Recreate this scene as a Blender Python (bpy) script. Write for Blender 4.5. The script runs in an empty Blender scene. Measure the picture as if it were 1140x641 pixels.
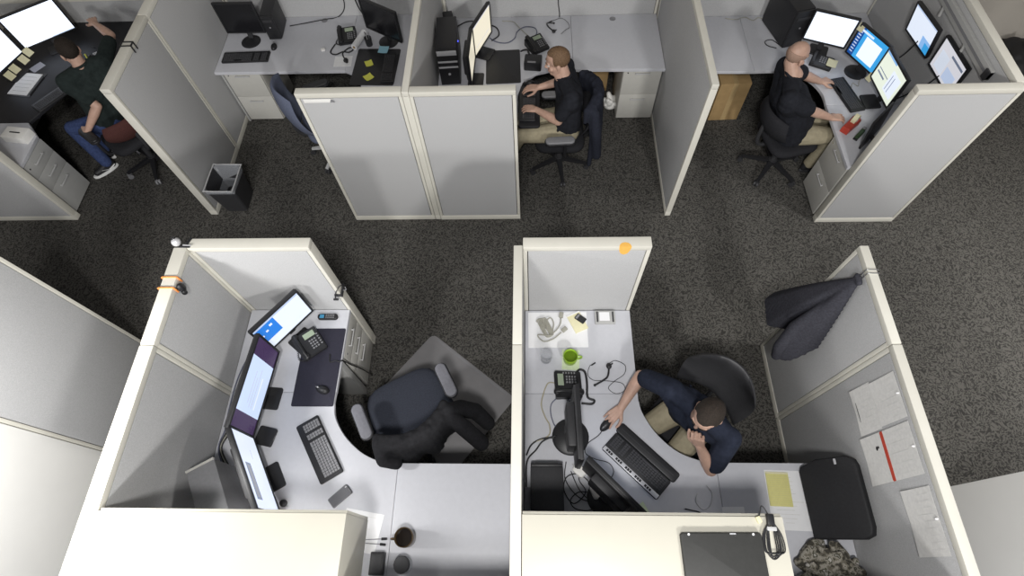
import bpy, bmesh, math, random
from mathutils import Vector, Matrix, Euler
random.seed(7)
PI = math.pi
scn = bpy.context.scene
COL = scn.collection

# ------------------------------------------------------------------ materials
MATS = {}
def mat(name, col, rough=0.6, metal=0.0, vary=0.06, scale=60.0, bump=0.0, bscale=None, spec=0.4, emit=None, estr=0.0, coat=0.0):
    if name in MATS: return MATS[name]
    m = bpy.data.materials.new(name); m.use_nodes = True
    nt = m.node_tree; b = nt.nodes['Principled BSDF']
    b.inputs['Roughness'].default_value = rough
    b.inputs['Metallic'].default_value = metal
    b.inputs['Specular IOR Level'].default_value = spec
    if coat: b.inputs['Coat Weight'].default_value = coat
    tc = nt.nodes.new('ShaderNodeTexCoord')
    nz = nt.nodes.new('ShaderNodeTexNoise'); nz.inputs['Scale'].default_value = scale; nz.inputs['Detail'].default_value = 3
    nt.links.new(tc.outputs['Object'], nz.inputs['Vector'])
    cr = nt.nodes.new('ShaderNodeValToRGB')
    e = cr.color_ramp.elements
    e[0].position = 0.3; e[1].position = 0.7
    e[0].color = tuple(max(0, c * (1 - vary)) for c in col) + (1,)
    e[1].color = tuple(min(1, c * (1 + vary)) for c in col) + (1,)
    nt.links.new(nz.outputs['Fac'], cr.inputs['Fac'])
    nt.links.new(cr.outputs['Color'], b.inputs['Base Color'])
    if bump:
        n2 = nt.nodes.new('ShaderNodeTexNoise'); n2.inputs['Scale'].default_value = bscale or scale * 4; n2.inputs['Detail'].default_value = 4
        nt.links.new(tc.outputs['Object'], n2.inputs['Vector'])
        bp = nt.nodes.new('ShaderNodeBump'); bp.inputs['Strength'].default_value = bump; bp.inputs['Distance'].default_value = 0.004
        nt.links.new(n2.outputs['Fac'], bp.inputs['Height']); nt.links.new(bp.outputs['Normal'], b.inputs['Normal'])
    if emit:
        b.inputs['Emission Color'].default_value = tuple(emit) + (1,)
        b.inputs['Emission Strength'].default_value = estr
    MATS[name] = m
    return m

def glow(name, col, s):
    return mat(name, tuple(c * .3 for c in col), 0.25, emit=col, estr=s, vary=0.02)

M_CREAM = mat('panel_trim_paint', (.66, .64, .57), .45, vary=.02, scale=8)
M_FAB = mat('panel_fabric', (.462, .462, .465), .95, vary=.12, scale=260, bump=.25, bscale=600, spec=.1)
M_GAP = mat('panel_gap', (.06, .06, .055), .8)
M_DESK = mat('worktop_laminate', (.545, .55, .585), .42, vary=.02, scale=30)
M_DESKEDGE = mat('worktop_edge', (.50, .50, .50), .5, vary=.02)
M_BIN = mat('bin_laminate', (.58, .557, .478), .4, vary=.015, scale=6)
M_METAL = mat('painted_steel', (.52, .51, .475), .42, vary=.02, scale=20)
M_METALG = mat('grey_painted_steel', (.40, .40, .39), .42, vary=.02, scale=20)
M_CHROME = mat('chrome', (.75, .75, .75), .22, 1.0, vary=.02)
M_BLACK = mat('black_plastic', (.018, .018, .02), .42, vary=.1, scale=90)
M_BLACKG = mat('black_gloss', (.012, .012, .014), .2, vary=.1, scale=40)
M_DARK = mat('charcoal_plastic', (.035, .035, .038), .5, vary=.1)
M_GREY = mat('grey_plastic', (.22, .22, .23), .5, vary=.05)
M_LGREY = mat('light_grey_plastic', (.5, .5, .5), .45, vary=.04)
M_SILVER = mat('silver_plastic', (.62, .62, .64), .32, .3, vary=.03)
M_PAPER = mat('white_paper', (.78, .78, .79), .8, vary=.02, scale=12)
M_PAPER2 = mat('printed_paper', (.72, .71, .69), .8, vary=.06, scale=55)
M_INK = mat('grey_ink', (.33, .33, .34), .8)
M_YEL = mat('yellow_note', (.66, .62, .25), .8, vary=.03)
M_PYEL = mat('pale_yellow_note', (.72, .68, .45), .8, vary=.03)
M_NEON = mat('bright_yellow_note', (.72, .72, .12), .8, vary=.03)
M_BLUEN = mat('light_blue_note', (.30, .55, .66), .8, vary=.03)
M_RED = mat('red_plastic', (.45, .05, .03), .45)
M_ORANGE = mat('orange_plastic', (.85, .30, .08), .5)
M_OSTICK = mat('orange_sticker', (.85, .47, .10), .7)
M_CARD = mat('cardboard', (.36, .24, .11), .9, vary=.08, scale=14)
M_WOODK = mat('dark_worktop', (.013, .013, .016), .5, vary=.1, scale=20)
M_CABLE = mat('black_cable', (.02, .02, .022), .5)
M_CABLEG = mat('grey_cable', (.36, .35, .30), .55)
M_CABLEW = mat('tan_cable', (.42, .38, .27), .55)
M_CABLEB = mat('slate_cable', (.12, .13, .19), .55)
M_SHIRT = mat('black_polo_cotton', (.017, .018, .023), .95, vary=.2, scale=30, bump=.3, bscale=60, spec=.15)
M_SHIRTN = mat('navy_polo_cotton', (.018, .022, .036), .95, vary=.2, scale=30, bump=.3, bscale=60, spec=.15)
M_SHIRTG = mat('dark_green_tee_cotton', (.020, .027, .026), .95, vary=.2, scale=30, bump=.3, bscale=60, spec=.15)
M_KHAKI = mat('khaki_twill', (.34, .30, .21), .95, vary=.1, scale=30, bump=.3, bscale=50, spec=.1)
M_JEANS = mat('blue_denim', (.045, .065, .15), .95, vary=.25, scale=60, bump=.3, bscale=80, spec=.1)
M_SKIN = mat('skin', (.50, .32, .245), .5, vary=.08, scale=25, spec=.35)
M_LIP = mat('lip', (.42, .18, .15), .5)
M_EYE = mat('eye_white', (.75, .73, .7), .25)
M_IRIS = mat('iris', (.05, .035, .02), .25)
M_HAIRB = mat('brown_hair', (.020, .0135, .0095), .85, vary=.45, scale=140, bump=.8, bscale=260)
M_HAIRL = mat('light_brown_hair', (.16, .095, .052), .7, vary=.4, scale=140, bump=.8, bscale=260)
M_HAIRS = mat('cropped_hair', (.34, .22, .165), .75, vary=.12, scale=200, bump=.4, bscale=300)
M_SHOE = mat('black_shoe', (.02, .02, .022), .55)
M_SOLE = mat('white_sole', (.75, .75, .74), .6)
M_SEATB = mat('slate_blue_upholstery', (.040, .044, .058), .95, vary=.15, scale=120, bump=.3, bscale=300, spec=.12)
M_SEATBG = mat('blue_grey_upholstery', (.115, .13, .185), .95, vary=.12, scale=120, bump=.3, bscale=300, spec=.12)
M_SEATK = mat('black_upholstery', (.022, .022, .025), .9, vary=.15, scale=120, bump=.3, bscale=300, spec=.15)
M_SEATR = mat('dark_red_upholstery', (.07, .028, .025), .9, vary=.15, scale=120, bump=.3, bscale=300, spec=.15)
M_COAT = mat('charcoal_wool', (.045, .045, .055), .97, vary=.2, scale=80, bump=.4, bscale=160, spec=.08)
M_COATN = mat('navy_fleece', (.022, .024, .034), .97, vary=.2, scale=80, bump=.4, bscale=160, spec=.08)
M_JACK = mat('black_jacket_cloth', (.017, .017, .019), .95, vary=.2, scale=50, bump=.3, bscale=90, spec=.12)
M_ARMPAD = mat('grey_arm_pad', (.16, .16, .18), .55, vary=.08)
M_CHMAT = mat('grey_chair_mat', (.22, .215, .22), .45, vary=.04, scale=10)
M_DMAT = mat('navy_desk_mat', (.022, .021, .035), .75, vary=.1, scale=60)
M_WALL = mat('beige_wall_paint', (.50, .465, .415), .8, vary=.02, scale=4)
M_WHITE = mat('white_laminate', (.84, .83, .80), .4, vary=.012, scale=5)
M_GREEN = mat('green_ceramic', (.28, .46, .04), .3, vary=.05)
M_TEA = mat('green_liquid', (.10, .17, .01), .15)
M_LAPT = mat('laptop_lid', (.040, .040, .038), .5, vary=.06)
M_BAG = mat('black_nylon', (.018, .018, .020), .65, vary=.15, scale=70, bump=.2)
M_BRASS = mat('brown_glaze', (.085, .055, .025), .25, vary=.2, scale=25)
M_COFFEE = mat('coffee', (.012, .008, .006), .12)
M_LCD = mat('phone_display', (.32, .38, .28), .3, vary=.03)
M_KEYG = mat('grey_keycap', (.21, .21, .22), .5, vary=.03)
M_KEYK = mat('black_keycap', (.05, .05, .055), .45, vary=.05)

def glass_mat():
    m = bpy.data.materials.new('clear_glass'); m.use_nodes = True
    b = m.node_tree.nodes['Principled BSDF']
    b.inputs['Base Color'].default_value = (.72, .74, .78, 1); b.inputs['Roughness'].default_value = .05
    b.inputs['Alpha'].default_value = .28
    return m
M_GLASS = glass_mat()

def camo_mat():
    m = bpy.data.materials.new('camouflage_cloth'); m.use_nodes = True
    nt = m.node_tree; b = nt.nodes['Principled BSDF']; b.inputs['Roughness'].default_value = .95
    tc = nt.nodes.new('ShaderNodeTexCoord')
    nz = nt.nodes.new('ShaderNodeTexNoise'); nz.inputs['Scale'].default_value = 26; nz.inputs['Detail'].default_value = 2
    cr = nt.nodes.new('ShaderNodeValToRGB'); cr.color_ramp.interpolation = 'CONSTANT'
    el = cr.color_ramp.elements
    el[0].position = 0; el[0].color = (.05, .045, .035, 1); el[1].position = .42; el[1].color = (.17, .155, .12, 1)
    for p, c in ((.5, (.30, .28, .24, 1)), (.58, (.09, .085, .06, 1)), (.66, (.42, .40, .37, 1))):
        n = el.new(p); n.color = c
    nt.links.new(tc.outputs['Object'], nz.inputs['Vector']); nt.links.new(nz.outputs['Fac'], cr.inputs['Fac'])
    nt.links.new(cr.outputs['Color'], b.inputs['Base Color'])
    return m
M_CAMO = camo_mat()

def carpet_mat():
    m = bpy.data.materials.new('patterned_carpet'); m.use_nodes = True
    nt = m.node_tree; b = nt.nodes['Principled BSDF']; b.inputs['Roughness'].default_value = 1; b.inputs['Specular IOR Level'].default_value = .05
    tc = nt.nodes.new('ShaderNodeTexCoord')
    wob = nt.nodes.new('ShaderNodeTexNoise'); wob.inputs['Scale'].default_value = 9; wob.inputs['Detail'].default_value = 1
    mx = nt.nodes.new('ShaderNodeMixRGB'); mx.blend_type = 'ADD'; mx.inputs[0].default_value = .12
    nt.links.new(tc.outputs['Object'], wob.inputs['Vector']); nt.links.new(tc.outputs['Object'], mx.inputs[1]); nt.links.new(wob.outputs['Color'], mx.inputs[2])
    nz = nt.nodes.new('ShaderNodeTexNoise'); nz.inputs['Scale'].default_value = 70; nz.inputs['Detail'].default_value = .5; nz.inputs['Distortion'].default_value = .6
    nt.links.new(mx.outputs[0], nz.inputs['Vector'])
    cr = nt.nodes.new('ShaderNodeValToRGB'); e = cr.color_ramp.elements
    e[0].position = .40; e[0].color = (.040, .0385, .036, 1); e[1].position = .56; e[1].color = (.102, .0975, .089, 1)
    nt.links.new(nz.outputs['Fac'], cr.inputs['Fac'])
    fn = nt.nodes.new('ShaderNodeTexNoise'); fn.inputs['Scale'].default_value = 220; fn.inputs['Detail'].default_value = 2
    nt.links.new(tc.outputs['Object'], fn.inputs['Vector'])
    m2 = nt.nodes.new('ShaderNodeMixRGB'); m2.blend_type = 'OVERLAY'; m2.inputs[0].default_value = .12
    nt.links.new(cr.outputs[0], m2.inputs[1]); nt.links.new(fn.outputs['Fac'], m2.inputs[2])
    nt.links.new(m2.outputs[0], b.inputs['Base Color'])
    bp = nt.nodes.new('ShaderNodeBump'); bp.inputs['Strength'].default_value = .5; bp.inputs['Distance'].default_value = .004
    nt.links.new(fn.outputs['Fac'], bp.inputs['Height']); nt.links.new(bp.outputs['Normal'], b.inputs['Normal'])
    return m
M_CARPET = carpet_mat()

# ------------------------------------------------------------------ mesh helpers
def B(): return bmesh.new()
def V(*a): return Vector(a)

def xf(bm, verts, M):
    for v in verts: v.co = M @ v.co

def box(bm, c, s, rot=None, bev=0.0, seg=2):
    """box centred at c with size s, optionally turned by an Euler and bevelled"""
    t = bmesh.new()
    bmesh.ops.create_cube(t, size=1.0)
    for v in t.verts: v.co = Vector((v.co.x * s[0], v.co.y * s[1], v.co.z * s[2]))
    if bev > 0:
        bmesh.ops.bevel(t, geom=t.edges[:], offset=min(bev, min(s) * .45), segments=seg, affect='EDGES', profile=.6)
    M = Matrix.Translation(Vector(c)) @ (Euler(rot).to_matrix().to_4x4() if rot is not None else Matrix())
    merge(bm, t, M)

def merge(bm, t, M=None):
    me = bpy.data.meshes.new('tmp')
    if M is not None:
        for v in t.verts: v.co = M @ v.co
    t.to_mesh(me); t.free()
    bm.from_mesh(me); bpy.data.meshes.remove(me)

def bar(bm, a, b, w, h, bev=0.0, up=(0, 0, 1)):
    """rectangular bar from a to b"""
    a = Vector(a); b = Vector(b); d = b - a
    q = d.to_track_quat('X', 'Z')
    t = bmesh.new(); bmesh.ops.create_cube(t, size=1)
    for v in t.verts: v.co = Vector((v.co.x * d.length, v.co.y * w, v.co.z * h))
    if bev: bmesh.ops.bevel(t, geom=t.edges[:], offset=bev, segments=2, affect='EDGES', profile=.6)
    merge(bm, t, Matrix.Translation((a + b) / 2) @ q.to_matrix().to_4x4())

def cone(bm, a, b, r0, r1=None, n=16, caps=True):
    a = Vector(a); b = Vector(b); d = b - a
    r1 = r0 if r1 is None else r1
    t = bmesh.new()
    bmesh.ops.create_cone(t, cap_ends=caps, segments=n, radius1=r0, radius2=r1, depth=d.length)
    merge(bm, t, Matrix.Translation((a + b) / 2) @ d.to_track_quat('Z', 'Y').to_matrix().to_4x4())

def ball(bm, c, r, rot=None, u=16, v=10):
    if not hasattr(r, '__len__'): r = (r, r, r)
    t = bmesh.new(); bmesh.ops.create_uvsphere(t, u_segments=u, v_segments=v, radius=1)
    for w in t.verts: w.co = Vector((w.co.x * r[0], w.co.y * r[1], w.co.z * r[2]))
    M = Matrix.Translation(Vector(c)) @ (rot.to_4x4() if rot is not None else Matrix())
    merge(bm, t, M)

def cap(bm, a, ra, b, rb, n=14):
    """tapered capsule, for bodies and cloth that get fused"""
    ball(bm, a, ra, u=n, v=8); ball(bm, b, rb, u=n, v=8)
    if (Vector(a) - Vector(b)).length > 1e-4: cone(bm, a, b, ra, rb, n)

def spline(pts, n=6, closed=False):
    P = [Vector(p) for p in pts]; out = []
    L = len(P)
    rng = range(L if closed else L - 1)
    for i in rng:
        p0 = P[(i - 1) % L] if (closed or i > 0) else P[0]
        p1 = P[i]; p2 = P[(i + 1) % L]
        p3 = P[(i + 2) % L] if (closed or i + 2 < L) else P[-1]
        for k in range(n):
            t = k / n
            out.append(.5 * ((2 * p1) + (p2 - p0) * t + (2 * p0 - 5 * p1 + 4 * p2 - p3) * t * t + (3 * p1 - p0 - 3 * p2 + p3) * t ** 3))
    if not closed: out.append(P[-1])
    return out

def tube(bm, pts, r, n=6, sub=6, closed=False, smooth=True):
    P = spline(pts, sub, closed) if smooth else [Vector(p) for p in pts]
    rings = []; L = len(P); prev = None
    for i, p in enumerate(P):
        a = P[i - 1] if (i > 0 or closed) else P[i]; b = P[(i + 1) % L] if (i < L - 1 or closed) else P[i]
        d = (b - a)
        if d.length < 1e-9: d = Vector((0, 0, 1))
        d.normalize()
        if prev is None:
            u = d.orthogonal().normalized()
        else:
            u = prev - d * prev.dot(d)
            u = u.normalized() if u.length > 1e-6 else d.orthogonal().normalized()
        prev = u; w = d.cross(u)
        rr = r(i / (L - 1)) if callable(r) else r
        rings.append([bm.verts.new(p + (u * math.cos(2 * PI * k / n) + w * math.sin(2 * PI * k / n)) * rr) for k in range(n)])
    m = len(rings)
    for i in range(m if closed else m - 1):
        A = rings[i]; C = rings[(i + 1) % m]
        for k in range(n): bm.faces.new((A[k], A[(k + 1) % n], C[(k + 1) % n], C[k]))
    if not closed:
        bm.faces.new(rings[0][::-1]); bm.faces.new(rings[-1])

def prism(bm, poly, z0, z1, bev=0.0, M=None):
    t = bmesh.new()
    vs = [t.verts.new((p[0], p[1], z0)) for p in poly]
    f = t.faces.new(vs); f.normal_update()
    if f.normal.z > 0: f.normal_flip()
    r = bmesh.ops.extrude_face_region(t, geom=[f])
    top = [g for g in r['geom'] if isinstance(g, bmesh.types.BMVert)]
    for v in top: v.co.z = z1
    if bev:
        es = [e for e in t.edges if all(abs(v.co.z - z1) < 1e-6 for v in e.verts)]
        bmesh.ops.bevel(t, geom=es, offset=bev, segments=3, affect='EDGES', profile=.5)
    bmesh.ops.recalc_face_normals(t, faces=t.faces[:])
    merge(bm, t, M)

def rrect(w, h, r, n=5, cx=0, cy=0):
    out = []
    for (sx, sy, a0) in ((1, 1, 0), (-1, 1, PI / 2), (-1, -1, PI), (1, -1, 1.5 * PI)):
        for k in range(n + 1):
            a = a0 + k / n * PI / 2
            out.append((cx + sx * (w / 2 - r) + r * math.cos(a), cy + sy * (h / 2 - r) + r * math.sin(a)))
    return out

def lathe(bm, prof, n=28, c=(0, 0, 0)):
    rings = []
    for (r, z) in prof:
        rings.append([bm.verts.new((c[0] + r * math.cos(2 * PI * k / n), c[1] + r * math.sin(2 * PI * k / n), c[2] + z)) for k in range(n)])
    for A, C in zip(rings, rings[1:]):
        for k in range(n): bm.faces.new((A[k], A[(k + 1) % n], C[(k + 1) % n], C[k]))
    if prof[0][0] > 1e-5: bm.faces.new(rings[0][::-1])
    if prof[-1][0] > 1e-5: bm.faces.new(rings[-1])

def grid(bm, fn, nu, nv, thick=0.0):
    """sheet from fn(u, v) -> point; thick > 0 gives it a body"""
    t = bmesh.new()
    V = [[t.verts.new(fn(i / nu, j / nv)) for j in range(nv + 1)] for i in range(nu + 1)]
    for i in range(nu):
        for j in range(nv): t.faces.new((V[i][j], V[i + 1][j], V[i + 1][j + 1], V[i][j + 1]))
    if thick:
        bmesh.ops.recalc_face_normals(t, faces=t.faces[:])
        bmesh.ops.solidify(t, geom=t.faces[:], thickness=thick)
    merge(bm, t)

def obj(name, bm, m, parent=None, smooth=True, angle=40, loc=None, rot=None):
    me = bpy.data.meshes.new(name)
    bmesh.ops.remove_doubles(bm, verts=bm.verts[:], dist=1e-6)
    bmesh.ops.recalc_face_normals(bm, faces=bm.faces[:])
    bm.to_mesh(me); bm.free()
    for x in (m if isinstance(m, (list, tuple)) else [m]): me.materials.append(x)
    o = bpy.data.objects.new(name, me); COL.objects.link(o)
    if smooth:
        me.shade_smooth()
        if angle < 180:
            try: me.set_sharp_from_angle(angle=math.radians(angle))
            except Exception: pass
    if parent: o.parent = parent
    if loc: o.location = loc
    if rot is not None: o.rotation_euler = rot if hasattr(rot, '__len__') else (0, 0, rot)
    return o

def fuse(name, bm, m, parent=None, voxel=.005, smooth=3):
    """fuse overlapping shapes into one continuous surface"""
    me = bpy.data.meshes.new(name + '_raw'); bm.to_mesh(me); bm.free()
    tmp = bpy.data.objects.new('tmp', me); COL.objects.link(tmp)
    r = tmp.modifiers.new('r', 'REMESH'); r.mode = 'VOXEL'; r.voxel_size = voxel
    if smooth:
        s = tmp.modifiers.new('s', 'SMOOTH'); s.iterations = smooth; s.factor = .5
    dg = bpy.context.evaluated_depsgraph_get(); dg.update()
    out = bpy.data.meshes.new_from_object(tmp.evaluated_get(dg))
    out.name = name
    bpy.data.objects.remove(tmp); bpy.data.meshes.remove(me)
    out.materials.clear(); out.materials.append(m); out.shade_smooth()
    o = bpy.data.objects.new(name, out); COL.objects.link(o)
    if parent: o.parent = parent
    return o

def tag(o, label, cat, group=None):
    o['label'] = label; o['category'] = cat
    if group: o['group'] = group
    return o

def thing(name, label, cat, loc=(0, 0, 0), rz=0.0, group=None):
    o = bpy.data.objects.new(name, None); o.empty_display_size = .1; COL.objects.link(o)
    o.location = loc; o.rotation_euler = (0, 0, rz)
    return tag(o, label, cat, group)

def lab(o, s):
    o['label'] = s; return o

def struct(o):
    o['kind'] = 'structure'; return o

def rep(src, label, loc, rz=0.0):
    """a copy of a thing with copies of its parts and sub-parts"""
    r = src.copy(); COL.objects.link(r); r.location = loc; r.rotation_euler = (0, 0, rz); r['label'] = label
    for ch in list(src.children):
        c = ch.copy(); COL.objects.link(c); c.parent = r
        for g in list(ch.children):
            d = g.copy(); COL.objects.link(d); d.parent = c
    return r

H = 1.633      # panel height
D = 0.73       # worktop height

# ------------------------------------------------------------------ room
def room():
    bm = B(); box(bm, (0, 1.2, -.05), (15, 9.4, .1)); struct(obj('floor', bm, M_CARPET, smooth=False))
    bm = B(); box(bm, (0, 3.5, 4.85), (13, 4.2, .1)); struct(obj('ceiling_shade_slab', bm, mat('grey_shade_slab', (.35, .35, .34), .9, scale=3), smooth=False))  # unseen partial ceiling, added to keep ambient light off the back row
    bm = B(); box(bm, (0, 5.53, 2.4), (12.6, .1, 4.8)); struct(obj('wall_back', bm, M_WALL, smooth=False))
    bm = B(); box(bm, (-6.35, 2.2, 2.4), (.1, 6.6, 4.8)); struct(obj('wall_left', bm, M_WALL, smooth=False))
    bm = B(); box(bm, (6.35, 2.2, 2.4), (.1, 6.6, 4.8)); struct(obj('wall_right', bm, M_WALL, smooth=False))
    bm = B(); box(bm, (0, 5.472, .05), (12.5, .016, .1), bev=.003); struct(obj('baseboard_back', bm, M_DARK))
room()

# ------------------------------------------------------------------ cubicle panels
def panel(label, ax, a0, a1, c0, c1, z1=H, rail=None, group='cubicle partition panels', post0=True, post1=True):
    """ax 'x': runs from a0 to a1 along x, between y = c0 and c1; ax 'y' likewise"""
    L = a1 - a0; t = c1 - c0
    if ax == 'x': r = thing('partition_panel', label, 'partition', ((a0 + a1) / 2, (c0 + c1) / 2, 0), 0, group)
    else: r = thing('partition_panel', label, 'partition', ((c0 + c1) / 2, (a0 + a1) / 2, 0), PI / 2, group)
    p = .026
    bm = B(); box(bm, (0, 0, (z1 - .04 + .05) / 2), (L - .006, t * .55, z1 - .09)); obj('inner_frame', bm, M_GAP, r, False)
    bm = B()
    for s in (-1, 1):
        box(bm, (0, s * (t / 2 - .009), (.068 + z1 - .05) / 2), (L - 2 * p - .012, .014, z1 - .05 - .068), bev=.004)
    obj('fabric_panel', bm, M_FAB, r)
    bm = B(); box(bm, (0, 0, z1 - .0225), (L - .002, t, .045), bev=.006); obj('top_cap', bm, M_CREAM, r)
    bm = B(); box(bm, (0, 0, .031), (L - .002, t * .96, .062), bev=.004); obj('base_rail', bm, M_CREAM, r)
    for s in (-1, 1):
        bm = B(); box(bm, (s * (L / 2 - p / 2 - .001), 0, (.062 + z1 - .045) / 2), (p, t * .98, z1 - .045 - .062 - .001), bev=.003)
        obj('end_post', bm, M_CREAM, r)
    if rail:
        bm = B(); box(bm, (0, 0, rail), (L - .004, t * 1.04, .04), bev=.004); obj('belt_rail', bm, M_CREAM, r)
    return r

G = None
# front row
panel('pale grey partition panel carrying the silver webcam and orange clip, left of the empty cubicle', 'y', 1.14, 1.80, -2.268, -2.184)
panel('long shadow-crossed partition panel beside the empty cubicle, running out at the bottom left', 'y', -.2, 1.138, -2.268, -2.184)
panel('short cross panel behind the tilted blue-window monitor of the empty cubicle, black hook on it', 'x', -2.183, -1.40, 1.79, 1.865)
panel('far half of the thin cream-capped panel dividing the two front cubicles', 'y', 1.14, 1.797, -.113, -.058)
panel('near half of the thin cream-capped panel dividing the two front cubicles', 'y', -.2, 1.138, -.113, -.058)
panel('short cross panel with an orange sticker near its top corner', 'x', -.057, .738, 1.777, 1.852)
panel('aisle partition panel with the charcoal coat hanging on it', 'y', 1.14, 1.775, 1.972, 2.026)
panel('aisle partition panel with white papers pinned on its fabric', 'y', -.2, 1.138, 1.972, 2.026)
panel('long spine panel behind the left overhead bin, along the bottom edge', 'x', -2.183, -.116, -.205, -.13)
panel('long spine panel behind the right overhead bin, along the bottom edge', 'x', -.055, 1.97, -.205, -.13)
panel('bluish partition panel across the aisle at the left edge', 'y', .82, 1.77, -3.50, -3.43)
# back row
panel('front panel at the far left with the three-drawer cabinet behind it', 'x', -5.75, -4.67, 3.165, 3.235)
panel('large grey side panel with the wastebasket at its foot', 'y', 3.215, 4.08, -3.285, -3.205)
panel('grey side panel beside the switched-off black monitor, continuing toward the back', 'y', 4.082, 5.27, -3.285, -3.205)
panel('back-row front panel with a white name strip at its top corner', 'x', -1.765, -.962, 3.13, 3.195)
panel('back-row front panel hiding the desk of the man with light brown hair', 'x', -.906, -.112, 3.125, 3.19)
panel('side panel between the two middle back-row cubicles', 'y', 3.13, 5.2, -.960, -.908)
panel('free-ending bluish side panel right of the man with light brown hair', 'y', 3.147, 5.16, 1.31, 1.364)
panel('pale front panel on the right, hiding part of the bald man\'s desk', 'x', 2.735, 3.472, 3.052, 3.118)
panel('right end panel behind the two wall-mounted monitors', 'y', 3.122, 5.12, 3.435, 3.502)
panel('back panel behind the man in jeans, at the top left', 'x', -5.75, -3.29, 5.27, 5.34, rail=.985)
panel('back panel behind the cubicle with the empty blue-grey chair', 'x', -3.203, -.96, 5.272, 5.34)
panel('back panel behind the desk of the man with light brown hair', 'x', -.906, 1.31, 5.19, 5.26)
panel('back panel behind the bald man\'s three monitors', 'x', 1.366, 3.5, 5.125, 5.195)

# seam groove strips on the back panels are part of their frames; cabinets outside the aisles
def wardrobe(label, x0, x1, y0, y1, z1, door_side):
    r = thing('storage_cabinet', label, 'cabinet', ((x0 + x1) / 2, (y0 + y1) / 2, 0), 0)
    w, d = x1 - x0, y1 - y0
    bm = B(); box(bm, (0, 0, z1 / 2 + .02), (w, d, z1 - .04), bev=.004); obj('body', bm, M_WHITE, r)
    bm = B(); box(bm, (0, 0, .022), (w - .04, d - .04, .04)); obj('plinth', bm, M_GREY, r)
    for k in (-1, 1):
        bm = B(); box(bm, (door_side * (w / 2 + .009), k * d / 4, z1 / 2 + .02), (.016, d / 2 - .006, z1 - .1), bev=.003)
        dr = obj('door', bm, M_WHITE, r)
        bm = B(); tube(bm, [(door_side * (w / 2 + .017), k * .05, z1 * .5), (door_side * (w / 2 + .04), k * .05, z1 * .5 + .01), (door_side * (w / 2 + .04), k * .05, z1 * .5 + .11), (door_side * (w / 2 + .017), k * .05, z1 * .5 + .12)], .005)
        obj('handle', bm, M_CHROME, dr)
    return r
wardrobe('white storage cabinet at the bottom left edge beyond the aisle', -4.0, -3.43, -.35, .815, 1.62, -1)
wardrobe('white storage cabinet at the bottom right edge beyond the aisle', 2.80, 3.4, -.45, .552, 1.62, 1)

# ------------------------------------------------------------------ worktops
def arc(c, r, a0, a1, n=14):
    return [(c[0] + r * math.cos(math.radians(a0 + (a1 - a0) * k / n)), c[1] + r * math.sin(math.radians(a0 + (a1 - a0) * k / n))) for k in range(n + 1)]

def worktop(label, poly, supports=(), z=D, m=None, name='worktop', grommets=()):
    cx = sum(p[0] for p in poly) / len(poly); cy = sum(p[1] for p in poly) / len(poly)
    r = thing(name, label, 'desk', (cx, cy, 0), 0, 'cubicle worktops')
    P = [(x - cx, y - cy) for x, y in poly]
    bm = B(); prism(bm, P, z - .032, z, bev=.004); obj('top', bm, m or M_DESK, r, angle=50)
    for (x0, y0, x1, y1) in supports:
        bm = B(); box(bm, ((x0 + x1) / 2 - cx, (y0 + y1) / 2 - cy, (z - .033) / 2), (abs(x1 - x0), abs(y1 - y0), z - .033), bev=.003)
        obj('support_panel', bm, M_METALG, r)
    for gx, gy in grommets:
        bm = B(); lathe(bm, [(.032, 0), (.032, .003), (.024, .004), (.022, .001), (0.001, .001)], 24, (gx - cx, gy - cy, z)); obj('grommet', bm, M_GREY, r)
    return r

# empty cubicle (front left)
curve1 = [(-1.41, 1.13)] + spline([(-1.412, 1.06, 0), (-1.385, .95, 0), (-1.30, .825, 0), (-1.17, .715, 0), (-1.03, .655, 0), (-.906, .643, 0)], 5)
curve1 = [(p[0], p[1]) for p in curve1]
worktop('grey return worktop with the dark desk mat and desk phone on it', [(-2.181, 1.132), (-1.408, 1.132), (-1.408, 1.787), (-2.181, 1.787)], [(-2.17, 1.2, -2.15, 1.75), (-2.0, 1.335, -1.415, 1.385)])
worktop('curved corner worktop under the large keyboard of the empty cubicle', [(-2.181, -.12), (-.9065, -.12), (-.9065, .643)] + curve1[::-1] + [(-2.181, 1.13)], [(-2.17, .2, -2.15, 1.0), (-1.9, -.115, -1.0, -.095)])
worktop('grey worktop with the brown mug standing on it', [(-.905, -.12), (-.116, -.12), (-.116, .645), (-.905, .645)], [(-.14, 0, -.12, .6)])
# occupied front cubicle
curve2 = [(.738, 1.126)] + spline([(.738, 1.08, 0), (.758, .99, 0), (.83, .86, 0), (.945, .745, 0), (1.07, .685, 0), (1.205, .655, 0)], 5)
curve2 = [(p[0], p[1]) for p in curve2]
worktop('grey return worktop with the coiled cable, green mug and hard drive on it', [(-.055, 1.127), (.737, 1.127), (.737, 1.773), (-.055, 1.773)], [(-.045, 1.2, -.025, 1.75), (.70, 1.16, .72, 1.74)])
worktop('curved corner worktop under the silver-edged keyboard', [(-.055, -.12), (1.204, -.12), (1.204, .655)] + curve2[::-1] + [(-.055, 1.125)], [(-.045, .1, -.025, 1.0)])
worktop('grey worktop under the yellow pad and leaning black bag', [(1.206, -.12), (1.968, -.12), (1.968, .662), (1.206, .662)], [(1.94, .0, 1.96, .6)])
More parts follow.
